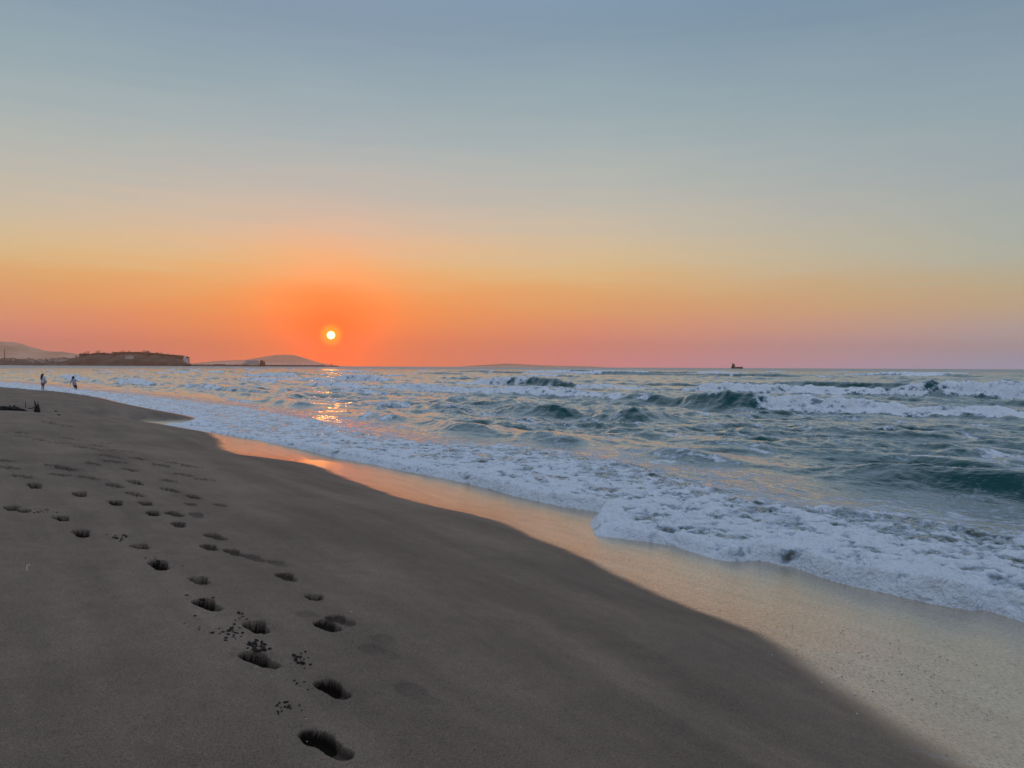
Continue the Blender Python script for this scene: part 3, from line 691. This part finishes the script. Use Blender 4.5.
# far mountains
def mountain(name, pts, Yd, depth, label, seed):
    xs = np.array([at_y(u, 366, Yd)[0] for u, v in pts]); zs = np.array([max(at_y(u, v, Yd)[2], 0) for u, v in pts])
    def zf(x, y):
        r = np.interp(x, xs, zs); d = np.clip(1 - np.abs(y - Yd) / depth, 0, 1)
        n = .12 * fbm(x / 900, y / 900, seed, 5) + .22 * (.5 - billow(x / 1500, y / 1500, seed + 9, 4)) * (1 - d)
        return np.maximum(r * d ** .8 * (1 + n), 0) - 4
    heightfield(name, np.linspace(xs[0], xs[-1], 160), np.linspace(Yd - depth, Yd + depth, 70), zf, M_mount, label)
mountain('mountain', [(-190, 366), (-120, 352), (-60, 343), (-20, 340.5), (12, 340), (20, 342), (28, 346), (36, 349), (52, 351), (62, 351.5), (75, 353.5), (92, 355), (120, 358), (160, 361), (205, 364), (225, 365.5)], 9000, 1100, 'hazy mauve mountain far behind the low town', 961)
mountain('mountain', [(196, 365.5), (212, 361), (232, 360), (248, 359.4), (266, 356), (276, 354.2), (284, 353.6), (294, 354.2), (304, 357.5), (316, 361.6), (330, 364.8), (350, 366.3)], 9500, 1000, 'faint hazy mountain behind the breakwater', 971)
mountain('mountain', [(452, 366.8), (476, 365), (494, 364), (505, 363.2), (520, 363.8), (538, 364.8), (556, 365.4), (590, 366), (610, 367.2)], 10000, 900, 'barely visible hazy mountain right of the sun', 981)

# ------------------------------------------------------------------ cargo ship on the horizon
YS = 2200.0; sp = at_y(737, 367.9, YS)
ship = tag(empty('cargo_ship', (sp[0], YS, 0)), 'small dark cargo ship on the horizon at right', 'ship'); ship.scale = (.62,) * 3
L2_ = 26.0; bm = bmesh.new(); rows = []
for k in range(13):
    t_ = k / 12; xx = -L2_ + 2 * L2_ * t_
    bwid = 4.6 * min(1, (t_ * 6 + .65)) * (1 - max(0, (t_ - .72) / .28) ** 2 * .97)
    dk = 6.5 + 2.6 * max(0, (t_ - .8) / .2) + (1.4 if t_ < .25 else 0); rk = 2.5 * max(0, (t_ - .85) / .15)
    rows.append([bm.verts.new(p) for p in ((xx, 0, -1.5), (xx, -bwid * .7, -1), (xx + rk * .4, -bwid * .95, 2.5), (xx + rk, -bwid, dk), (xx + rk, bwid, dk), (xx + rk * .4, bwid * .95, 2.5), (xx, bwid * .7, -1))])
for a, b in zip(rows[:-1], rows[1:]):
    for k in range(7): bm.faces.new((a[k], b[k], b[(k + 1) % 7], a[(k + 1) % 7]))
bm.faces.new(rows[0]); bm.faces.new(rows[-1][::-1]); bm_obj('hull', bm, M_steel, ship)
bm = bmesh.new(); box(bm, -24, -9, -4, 4, 7, 13); box(bm, -23, -11, -3.6, 3.6, 13.01, 17.5); box(bm, -21, -12, -4.4, 4.4, 17.51, 21)
sup = bm_obj('deckhouse', bm, M_steel, ship)
bm = bmesh.new(); box(bm, -11.95, -11.8, -3.8, 3.8, 18.5, 20); bm_obj('bridge_window', bm, M_glass, sup)
bm = bmesh.new(); prism(bm, [(-22, -1.5), (-18, -1.5), (-18, 1.5), (-22, 1.5)], 21.02, 25, .15); bm_obj('funnel', bm, M_steel, ship)
bm = bmesh.new(); bmesh.ops.create_cone(bm, cap_ends=True, segments=8, radius1=.5, radius2=.3, depth=12, matrix=Matrix.Translation((-14, 0, 26))); bm_obj('mast', bm, M_steel, ship)
bm = bmesh.new(); bmesh.ops.create_cone(bm, cap_ends=True, segments=8, radius1=.5, radius2=.3, depth=9, matrix=Matrix.Translation((20, 0, 12))); bm_obj('foremast', bm, M_steel, ship)
bm = bmesh.new(); box(bm, -6, 5, -3.4, 3.4, 6.3, 8.6); bm_obj('hatch_cover', bm, M_steel, ship)
bm = bmesh.new(); box(bm, 7, 17, -3.2, 3.2, 6.3, 8.6); bm_obj('hatch_cover', bm, M_steel, ship)

# ------------------------------------------------------------------ the two people at the water's edge
M_skin = simple_mat('skin', (.34, .20, .14), .55, .08, 20, .3)
M_hair = simple_mat('dark_hair', (.012, .010, .010), .45, .3, 60, .4)
M_top = simple_mat('pale_cotton', (.55, .54, .60), .85, .12, 14, .2)
M_short = simple_mat('tan_shorts', (.20, .14, .11), .85, .2, 14, .2)
M_navy = simple_mat('dark_shorts', (.03, .033, .045), .85, .2, 14, .2)
M_bag = simple_mat('pale_canvas', (.48, .46, .50), .85, .15, 18, .2)
M_eye = simple_mat('eye', (.02, .02, .02), .3, .05, 10)
def capsules(name, caps, mat, parent, voxel=.014, smooth=4):
    """one continuous surface grown from tapered limbs"""
    bm = bmesh.new()
    for (a, b, ra, rb) in caps:
        a, b = Vector(a), Vector(b); d = b - a; L = d.length
        q = Vector((0, 0, 1)).rotation_difference(d.normalized()) if L > 1e-6 else Matrix.Identity(3).to_quaternion()
        rings = []; n = 14
        for k in range(5): t_ = -math.pi / 2 + k * math.pi / 8; rings.append((ra * math.sin(t_), ra * math.cos(t_)))
        for k in range(5): t_ = k * math.pi / 8; rings.append((L + rb * math.sin(t_), rb * math.cos(t_)))
        vs_ = [[bm.verts.new(a + q @ Vector((max(r_, 1e-4) * math.cos(2 * math.pi * j / n), max(r_, 1e-4) * math.sin(2 * math.pi * j / n), z_))) for j in range(n)] for z_, r_ in rings]
        for r1_, r2_ in zip(vs_[:-1], vs_[1:]):
            for j in range(n): bm.faces.new((r1_[j], r1_[(j + 1) % n], r2_[(j + 1) % n], r2_[j]))
        bm.faces.new(vs_[0][::-1]); bm.faces.new(vs_[-1])
    me = bpy.data.meshes.new(name); bm.to_mesh(me); bm.free()
    o = bpy.data.objects.new(name, me); COL.objects.link(o)
    md = o.modifiers.new('r', 'REMESH'); md.mode = 'VOXEL'; md.voxel_size = voxel
    ms = o.modifiers.new('s', 'SMOOTH'); ms.factor = .5; ms.iterations = smooth
    dg = bpy.context.evaluated_depsgraph_get(); me2 = bpy.data.meshes.new_from_object(o.evaluated_get(dg))
    bpy.data.objects.remove(o); bpy.data.meshes.remove(me); me2.name = name; me2.materials.clear()
    for p in me2.polygons: p.use_smooth = True
    return obj(name, me2, mat, parent)
def hand(caps, w, d, side, s=1.0):
    """palm, four bent fingers and a thumb from the wrist w along direction d"""
    w, d = Vector(w), Vector(d).normalized(); sd = Vector(side).normalized(); nrm = d.cross(sd).normalized()
    pc = w + d * .075 * s
    for k in range(4): caps.append((w + sd * (.012 * (k - 1.5)) * s, pc + sd * (.019 * (k - 1.5)) * s, .014 * s, .012 * s))
    for k, fl in enumerate((.062, .074, .070, .052)):
        b0 = pc + sd * (.021 * (k - 1.5)) * s; m_ = b0 + (d * .75 + nrm * .3) * fl * .55 * s; caps.append((b0, m_, .0095 * s, .009 * s))
        caps.append((m_, m_ + (d * .55 + nrm * .75) * fl * .5 * s, .009 * s, .0075 * s))
    tb = w + d * .025 * s - sd * .022 * s; tm = tb + (d * .6 - sd * .8) * .04 * s
    caps.append((tb, tm, .012 * s, .010 * s)); caps.append((tm, tm + (d * .85 - sd * .2 + nrm * .3) * .032 * s, .010 * s, .008 * s))
def head(caps, c, f):
    c, f = Vector(c), Vector(f).normalized(); sx = f.cross(Vector((0, 0, 1))).normalized()
    caps += [(c + Vector((0, 0, .03)), c + f * .02 + Vector((0, 0, -.02)), .085, .078), (c + f * .03 + Vector((0, 0, -.05)), c + f * .045 + Vector((0, 0, -.085)), .058, .04),
             (c + f * .088 + Vector((0, 0, .012)), c + f * .102 + Vector((0, 0, -.022)), .011, .016), (c + f * .078 + Vector((0, 0, -.055)) - sx * .015, c + f * .078 + Vector((0, 0, -.055)) + sx * .015, .012, .012)]
    for sg in (1, -1): caps.append((c + sx * .083 * sg + Vector((0, 0, .01)), c + sx * .083 * sg + Vector((0, 0, -.03)), .014, .011))
def eyes(c, f, par):
    c, f = Vector(c), Vector(f).normalized(); sx = f.cross(Vector((0, 0, 1))).normalized()
    for sg in (1, -1):
        bm = bmesh.new(); bmesh.ops.create_uvsphere(bm, u_segments=10, v_segments=6, radius=.011, matrix=Matrix.Translation(c + f * .083 + sx * .031 * sg + Vector((0, 0, .008)))); bm_obj('eye', bm, M_eye, par, True)

# person A: standing at the edge of the wash, long dark hair, pale top, bag at the hip (x = picture right, y = away from us)
pA = on_sand(40.2, 390.6); sA = 17.6 / F_PX * pA[1] / 1.64
A = tag(empty('person', (pA[0], pA[1] + .3, pA[2] - .06)), 'person with long dark hair and pale loose top standing at the water', 'person')
A.scale = (sA,) * 3
hc = (-.03, .04, 1.55); fA = (-.55, .8, -.1); caps = []
head(caps, hc, fA)
caps += [((-.03, .03, 1.36), (-.03, .035, 1.46), .055, .05), ((-.13, 0, 1.33), (.11, .02, 1.33), .075, .075), ((0, .01, 1.28), (0, .0, 1.06), .125, .115), ((0, 0, 1.05), (0, .0, .92), .12, .145),
         ((-.07, 0, .90), (-.085, .03, .50), .095, .058), ((-.085, .03, .50), (-.09, -.02, .09), .055, .036), ((-.09, -.03, .05), (-.12, .13, .03), .042, .03),
         ((.07, 0, .90), (.075, .0, .50), .095, .058), ((.075, .0, .50), (.07, -.05, .09), .055, .036), ((.07, -.06, .05), (.06, .10, .03), .042, .03),
         ((-.17, .01, 1.33), (-.19, .06, 1.06), .05, .04), ((-.19, .06, 1.06), (-.12, .2, .90), .039, .028),
         ((.16, .01, 1.33), (.21, -.04, 1.06), .05, .04), ((.21, -.04, 1.06), (.20, .04, .84), .039, .028)]
hand(caps, (-.12, .2, .90), (.25, .5, -.6), (1, .1, .3)); hand(caps, (.20, .04, .84), (-.05, .15, -1), (.1, 1, .1))
bodyA = capsules('body', caps, M_skin, A); eyes(hc, fA, bodyA)
capsules('hair', [((-.03, .02, 1.59), (-.04, .0, 1.57), .102, .10), ((-.03, -.05, 1.55), (-.05, -.10, 1.40), .09, .085), ((-.05, -.10, 1.40), (-.06, -.13, 1.22), .09, .07), ((-.08, -.09, 1.4), (-.10, -.12, 1.15), .06, .04), ((0, -.10, 1.4), (-.01, -.14, 1.13), .06, .035)], M_hair, A, .014, 3)
capsules('loose_top', [((-.14, 0, 1.32), (.13, .02, 1.32), .092, .092), ((0, .01, 1.26), (0, 0, 1.04), .15, .15), ((0, 0, 1.04), (.01, 0, .87), .155, .185), ((-.17, .01, 1.32), (-.185, .05, 1.12), .068, .062), ((.16, .01, 1.32), (.205, -.03, 1.10), .07, .07)], M_top, A, .015, 4)
capsules('shorts', [((-.02, 0, .92), (.02, 0, .92), .155, .155), ((-.07, 0, .88), (-.08, .015, .68), .112, .10), ((.07, 0, .88), (.075, 0, .68), .112, .10)], M_short, A, .015, 3)
bag = capsules('shoulder_bag', [((.25, -.02, 1.02), (.25, .04, .84), .07, .085), ((.30, .0, .98), (.29, .03, .86), .06, .07)], M_bag, None, .015, 3)
capsules('strap', [((.13, .02, 1.42), (.24, -.05, 1.1), .014, .014), ((.13, .02, 1.42), (.24, .08, 1.1), .014, .014)], M_bag, bag, .008, 1)
bag.location = A.location; bag.scale = A.scale; tag(bag, 'pale shoulder bag at the hip of the person in a loose top', 'bag')

# person B: wading, knees bent, arms out
pB = on_sand(73.2, 392.3); sB = 16.2 / F_PX * pB[1] / 1.52
Bp = tag(empty('person', (pB[0], pB[1] + .2, pB[2] - .05)), 'person with dark hair and bent knees wading through the wash', 'person')
Bp.scale = (sB,) * 3
hc = (-.08, .02, 1.44); fB = (.75, .6, -.2); caps = []
head(caps, hc, fB)
caps += [((-.06, 0, 1.25), (-.07, .01, 1.36), .052, .048), ((-.15, -.06, 1.22), (.05, .08, 1.22), .07, .07), ((-.05, 0, 1.18), (.0, 0, .98), .12, .11), ((0, 0, .97), (.02, 0, .84), .115, .135),
         ((.0, -.06, .82), (.12, -.05, .46), .09, .056), ((.12, -.05, .46), (.06, -.10, .08), .054, .036), ((.06, -.10, .05), (.19, -.05, .03), .04, .028),
         ((.03, .06, .82), (.17, .10, .47), .09, .056), ((.17, .10, .47), (.13, .06, .08), .054, .036), ((.13, .06, .05), (.26, .10, .03), .04, .028),
         ((-.17, -.07, 1.21), (-.28, -.10, .98), .048, .038), ((-.28, -.10, .98), (-.36, -.02, .80), .037, .027),
         ((.08, .09, 1.21), (.27, .08, 1.08), .048, .038), ((.27, .08, 1.08), (.46, .02, 1.06), .037, .027)]
hand(caps, (-.36, -.02, .80), (-.4, .3, -.8), (.5, .8, 0)); hand(caps, (.46, .02, 1.06), (1, -.1, -.05), (0, 1, .2))
bodyB = capsules('body', caps, M_skin, Bp); eyes(hc, fB, bodyB)
capsules('hair', [((-.085, .0, 1.48), (-.09, -.01, 1.46), .102, .098), ((-.12, -.03, 1.42), (-.15, -.05, 1.25), .085, .075), ((-.15, -.05, 1.25), (-.17, -.07, 1.08), .075, .05)], M_hair, Bp, .014, 3)
capsules('loose_top', [((-.15, -.06, 1.21), (.05, .08, 1.21), .088, .088), ((-.05, 0, 1.16), (0, 0, .96), .145, .15), ((0, 0, .96), (.02, 0, .80), .15, .18), ((-.17, -.07, 1.2), (-.27, -.1, 1.0), .068, .06), ((.08, .09, 1.2), (.27, .08, 1.08), .068, .06)], simple_mat('blue_grey_cotton', (.30, .30, .37), .85, .12, 14, .2), Bp, .015, 4)
capsules('shorts', [((0, -.03, .83), (.03, .03, .83), .145, .145), ((.0, -.06, .8), (.085, -.05, .56), .108, .095), ((.03, .06, .8), (.13, .09, .57), .108, .095)], M_navy, Bp, .015, 3)

# ------------------------------------------------------------------ driftwood on the left
M_wood = simple_mat('charred_driftwood', (.030, .025, .022), .9, .4, 9, .2, .02)
def lumpy(name, path, mat, seed, parent=None, rad=.1, nseg=14, squash=.7):
    """a gnarled tapered piece along a path of (x,y,z,r)"""
    bm = bmesh.new(); P_ = catmull(np.array(path), 6); rows = []
    for i, (x, y, z, r) in enumerate(P_):
        d = Vector(P_[min(i + 1, len(P_) - 1)][:3]) - Vector(P_[max(i - 1, 0)][:3]); d.normalize()
        s_ = d.cross(Vector((0, 0, 1)));  s_ = s_.normalized() if s_.length > .05 else Vector((1, 0, 0)); n_ = s_.cross(d)
        row = []
        for k in range(nseg):
            a = 2 * math.pi * k / nseg
            q = r * (1 + .22 * math.sin(3 * a + i * .6 + seed) + .14 * math.sin(7 * a - i * 1.1 + seed * 2))
            row.append(bm.verts.new(Vector((x, y, z)) + s_ * math.cos(a) * q + n_ * math.sin(a) * q * squash))
        rows.append(row)
    for a, b in zip(rows[:-1], rows[1:]):
        for k in range(nseg): bm.faces.new((a[k], a[(k + 1) % nseg], b[(k + 1) % nseg], b[k]))
    bm.faces.new(rows[0]); bm.faces.new(rows[-1][::-1]); return bm_obj(name, bm, mat, parent, True)
p0 = on_sand(-14, 409.5); p1 = on_sand(27, 411.2); mpp = p0[1] / F_PX
log = tag(empty('driftwood_log', tuple(p0)), 'long dark driftwood log half buried in sand at left edge', 'driftwood')
dx_, dy_, dz_ = p1 - p0; k_ = mpp
lumpy('trunk', [(dx_ * t_, dy_ * t_, dz_ * t_ + h_ * k_, r_ * k_) for t_, h_, r_ in ((-.3, .8, 2.2), (0, 1.2, 3.0), (.3, 1.3, 3.1), (.55, 1.6, 3.6), (.7, 1.6, 3.4), (.88, .9, 2.2), (1.0, -.1, .8))], M_wood, 1, log)
for t_, h_, ln in ((.55, 3.4, 4.2), (.66, 3.6, 4.6)):
    lumpy('branch_stub', [(dx_ * t_, dy_ * t_, dz_ * t_ + 2 * k_, 1.6 * k_), (dx_ * t_ + .02, dy_ * t_, dz_ * t_ + h_ * k_, 1.2 * k_), (dx_ * t_ + .05, dy_ * t_, dz_ * t_ + (h_ + ln * .5) * k_, .35 * k_)], M_wood, 3 + t_, log)
ps = on_sand(37.3, 412.2); k_ = ps[1] / F_PX
st = tag(empty('driftwood_stump', tuple(ps)), 'dark forked driftwood stump standing upright near the left edge', 'driftwood')
lumpy('stem', [(-.6 * k_, 0, -1 * k_, 2.5 * k_), (-.5 * k_, 0, 2 * k_, 2.4 * k_), (-1.3 * k_, 0, 6 * k_, 1.0 * k_), (-2.3 * k_, 0, 9.5 * k_, .55 * k_), (-2.9 * k_, 0, 12.0 * k_, .2 * k_)], M_wood, 5, st, squash=.9)
lumpy('prong', [(.8 * k_, 0, -1 * k_, 2.0 * k_), (.8 * k_, 0, 3 * k_, 1.6 * k_), (.5 * k_, .02, 6.6 * k_, .8 * k_), (.1 * k_, .02, 10.8 * k_, .2 * k_)], M_wood, 6, st, squash=.9)
pk = on_sand(25.5, 408.2); k_ = pk[1] / F_PX
o = lumpy('upright_stick', [(0, 0, -2 * k_, .40 * k_), (.1 * k_, 0, 3 * k_, .35 * k_), (-.1 * k_, 0, 7.2 * k_, .22 * k_)], M_wood, 7); o.location = tuple(pk)
tag(o, 'thin grey stick poking up between the log and the forked stump', 'stick')
pk = on_sand(31.5, 409.2); k_ = pk[1] / F_PX
o = lumpy('fallen_branch', [(-4 * k_, 0, .6 * k_, .3 * k_), (-2 * k_, 0, .9 * k_, .5 * k_), (1 * k_, 0, 1.0 * k_, .6 * k_), (4 * k_, .05, 2.6 * k_, .5 * k_)], M_wood, 8); o.location = tuple(pk)
tag(o, 'short dark branch lying against the forked stump', 'branch')
for (u, v, ln, lab) in ((56, 411.5, 11, 'flat dark strand of wrack right of the forked stump'), (59, 415, 12, 'longer dark strand of wrack lying below the first one')):
    pk = on_sand(u, v); k_ = pk[1] / F_PX
    o = lumpy('wrack_strand', [(-ln / 2 * k_, .25, .15 * k_, .3 * k_), (-ln / 5 * k_, .1, .35 * k_, .8 * k_), (ln / 5 * k_, -.1, .3 * k_, .7 * k_), (ln / 2 * k_, -.3, .1 * k_, .25 * k_)], M_wood, u); o.location = tuple(pk)
    tag(o, lab, 'seaweed')

# ------------------------------------------------------------------ small things lying on the sand
M_clod = simple_mat('damp_sand_clod', (.036, .029, .025), .95, .35, 60, .1, .004)
M_shell = simple_mat('white_shell', (.66, .62, .56), .5, .15, 60, .4)
M_peb = simple_mat('dark_pebble', (.035, .032, .032), .45, .4, 40, .5)
def blob_mesh(name, seed, sx, sy, sz, sub=2, amp=.3):
    r_ = random.Random(seed); bm = bmesh.new(); bmesh.ops.create_icosphere(bm, subdivisions=sub, radius=1.0)
    c_ = [(Vector((r_.gauss(0, 1), r_.gauss(0, 1), r_.gauss(0, 1))).normalized(), r_.uniform(-amp, amp)) for _ in range(9)]
    for v in bm.verts:
        n = v.co.normalized(); k = 1 + sum(a * max(0, n.dot(d)) ** 3 for d, a in c_)
        v.co = Vector((v.co.x * sx * k, v.co.y * sy * k, v.co.z * sz * k))
    me = bpy.data.meshes.new(name); bm.to_mesh(me); bm.free()
    return me
clods = [blob_mesh('sand_clod', 20 + i, 1, .8, .6, 2, .55) for i in range(6)]
for me in clods: me.materials.append(M_clod)
# clusters: pixel centre, spread px (x,y), count, size m, where
CL = [(258, 648, 11, 5, 34, .013, 'dark damp sand clod heaped on the third nearest deep footprint'),
      (301, 661, 10, 8, 26, .010, 'dark damp sand clod scattered right of the heaped footprint'),
      (231, 632, 11, 7, 34, .011, 'dark damp sand clod in the loose patch beside the round deep footprint'),
      (244, 618, 7, 5, 16, .010, 'dark damp sand clod just above the round deep footprint'),
      (285, 707, 12, 8, 16, .009, 'dark damp sand clod lying left of the nearest footprint'),
      (204, 598, 8, 3, 24, .013, 'dark damp sand clod along the top of a middle footprint'),
      (222, 606, 8, 4, 12, .010, 'dark damp sand clod between two middle footprints'),
      (183, 589, 9, 4, 16, .011, 'dark damp sand clod strung along the middle of the main trail'),
      (156, 560, 7, 2.5, 18, .012, 'dark damp sand clod on the rim of the far long footprint'),
      (178, 567, 9, 3.5, 14, .011, 'dark damp sand clod right of the far long footprint'),
      (118, 537, 12, 3, 16, .012, 'dark damp sand clod on the far part of the main trail'),
      (45, 512, 10, 2.5, 14, .013, 'dark damp sand clod between the two farthest main trail prints'),
      (195, 623, 8, 6, 8, .008, 'dark damp sand clod alone left of the loose patch'),
      (305, 682, 10, 6, 8, .008, 'dark damp sand clod between the two nearest footprints')]
rc = random.Random(5)
for (cu, cv, su, sv, n, sz, lab) in CL:
    for i in range(int(n * 1.15)):
        p = on_sand(cu + rc.gauss(0, su * .62), cv + rc.gauss(0, sv * .62))
        o = bpy.data.objects.new('sand_clod', clods[rc.randrange(6)]); COL.objects.link(o)
        s_ = sz * .8 * rc.uniform(.35, 1.25) * (1 if rc.random() < .8 else 1.5); o.scale = (s_, s_, s_ * rc.uniform(.7, 1.1))
        # drop it on the sand as built (footprints dig into it)
        zz = p[2]
        for (fx, fy, a, L, dep, fr) in foot_w[:14]:
            if math.hypot(p[0] - fx, p[1] - fy) < L * .42: zz -= dep * .35
        o.location = (p[0], p[1], zz + s_ * .25); o.rotation_euler = (rc.uniform(-.4, .4), rc.uniform(-.4, .4), rc.uniform(0, 6.28))
        tag(o, lab, 'sand clod', 'sand clods: ' + lab[len('dark damp sand clod '):])
shells = [(765, 638, .011, 'white shell fragment at the upper left of the row along the wet edge'), (772, 655, .010, 'pale shell fragment just inside the dry sand below the upper one'),
          (832, 678, .011, 'pale shell fragment on the wet edge right of the middle'), (821.5, 683, .012, 'white shell fragment in the middle of the row on the wet edge'),
          (855, 694.5, .014, 'largest white shell fragment on the wet sand at lower right'), (857, 714, .008, 'small pale shell fragment nearest the bottom right'),
          (307, 742, .006, 'tiny white shell speck beside the nearest footprint'), (306, 719, .007, 'tiny white shell speck above the nearest footprint'),
          (351, 612, .006, 'tiny white shell speck above the paired footprints'), (745, 622, .008, 'small pale shell fragment near the wet edge above the others'), (762, 631, .007, 'tiny pale shell chip close to the upper white shell'),
          (999, 604 + 15, .010, 'pale shell chip lying by the foam at the right edge')]
for i, (u, v, s_, lab) in enumerate(shells):
    p = on_sand(u, v); bm = bmesh.new()
    rows = []
    for k in range(7):
        t_ = k / 6; row = []
        for j in range(9):
            a = -1.1 + 2.2 * j / 8; r_ = t_ * (1 + .05 * math.cos(j * 3.1)); row.append(bm.verts.new((math.sin(a) * r_, math.cos(a) * r_ - .5, .42 * math.sin(t_ * 2.6) * math.cos(a * .8) + .03 * (j % 2) * t_)))
        rows.append(row)
    for a, b in zip(rows[:-1], rows[1:]):
        for j in range(8): bm.faces.new((a[j], a[j + 1], b[j + 1], b[j]))
    bmesh.ops.remove_doubles(bm, verts=bm.verts, dist=1e-4)
    bmesh.ops.solidify(bm, geom=bm.faces[:], thickness=.06)
    o = bm_obj('shell_fragment', bm, M_shell, None, True); o.scale = (s_,) * 3; o.location = (p[0], p[1], p[2] + s_ * .15); o.rotation_euler = (.3, .2, i * 2.4); tag(o, lab, 'shell')
pebs = [blob_mesh('pebble', 60 + i, 1, .7, .45, 2, .2) for i in range(4)]
for me in pebs: me.materials.append(M_peb)
n = 0
while n < 120:
    u = rc.uniform(690, 1020); v = rc.uniform(590, 760)
    lo_ = np.interp(u, [690, 760, 830, 900, 1020], [596, 612, 625, 640, 655]); hi_ = np.interp(u, [690, 760, 830, 900, 1020], [612, 640, 676, 705, 720])
    if not lo_ < v < hi_ or rc.random() > math.exp(-((u - 850) / 130) ** 2): continue
    p = on_sand(u, v); o = bpy.data.objects.new('pebble', pebs[n % 4]); COL.objects.link(o)
    s_ = rc.uniform(.004, .011); o.scale = (s_, s_ * .8, s_ * .4); o.location = (p[0], p[1], p[2]); o.rotation_euler = (0, 0, rc.uniform(0, 6.28))
    tag(o, 'tiny dark pebble among many strewn over the shining wet sand', 'pebble', 'tiny pebbles on the wet sand'); n += 1
# bent white scrap at far left
p = on_sand(27, 571); k_ = p[1] / F_PX; bm = bmesh.new(); sec = []
for (x, z, w_) in ((-.3, -1.5, .45), (-.2, 1, .75), (.1, 4, .8), (.4, 6.2, .7), (1.6, 6.9, .6), (2.6, 6.0, .5), (3.0, 5.2, .25)):
    sec.append([bm.verts.new(((x + ox * w_) * k_, oy * k_, z * k_)) for ox, oy in ((-1, -.25), (1, -.15), (1.0, .25), (-1, .2))])
for a, b in zip(sec[:-1], sec[1:]):
    for j in range(4): bm.faces.new((a[j], a[(j + 1) % 4], b[(j + 1) % 4], b[j]))
bm.faces.new(sec[0]); bm.faces.new(sec[-1][::-1]); o = bm_obj('white_scrap', bm, M_shell, None, True); o.location = tuple(p)
tag(o, 'small bent white scrap sticking up from the dark sand', 'litter')

# ------------------------------------------------------------------ sea air
if HAZE > 0:
    bm = bmesh.new(); box(bm, -12000, 12000, -800, 11200, -6, 335)
    hm, nt, out = new_mat('sea_air'); N = NT(nt); pv = N.n('ShaderNodeVolumePrincipled')
    pv.inputs['Color'].default_value = (1.0, .66, .42, 1); pv.inputs['Density'].default_value = HAZE; pv.inputs['Anisotropy'].default_value = .87
    N.l(pv.outputs[0], out.inputs['Volume'])
    tag(bm_obj('haze', bm, hm), 'thin salt haze over the whole bay', kind='stuff')

# ------------------------------------------------------------------ render settings
sc.render.engine = 'CYCLES'
sc.cycles.use_denoising = True
sc.cycles.max_bounces = 6; sc.cycles.diffuse_bounces = 2; sc.cycles.glossy_bounces = 3; sc.cycles.volume_bounces = 4
sc.cycles.sample_clamp_indirect = 4.0
sc.cycles.caustics_reflective = False; sc.cycles.caustics_refractive = False
vs = sc.view_settings
vs.view_transform = 'Standard'; vs.look = 'None'; vs.gamma = 1.0; vs.exposure = 0.0; vs.use_curve_mapping = False
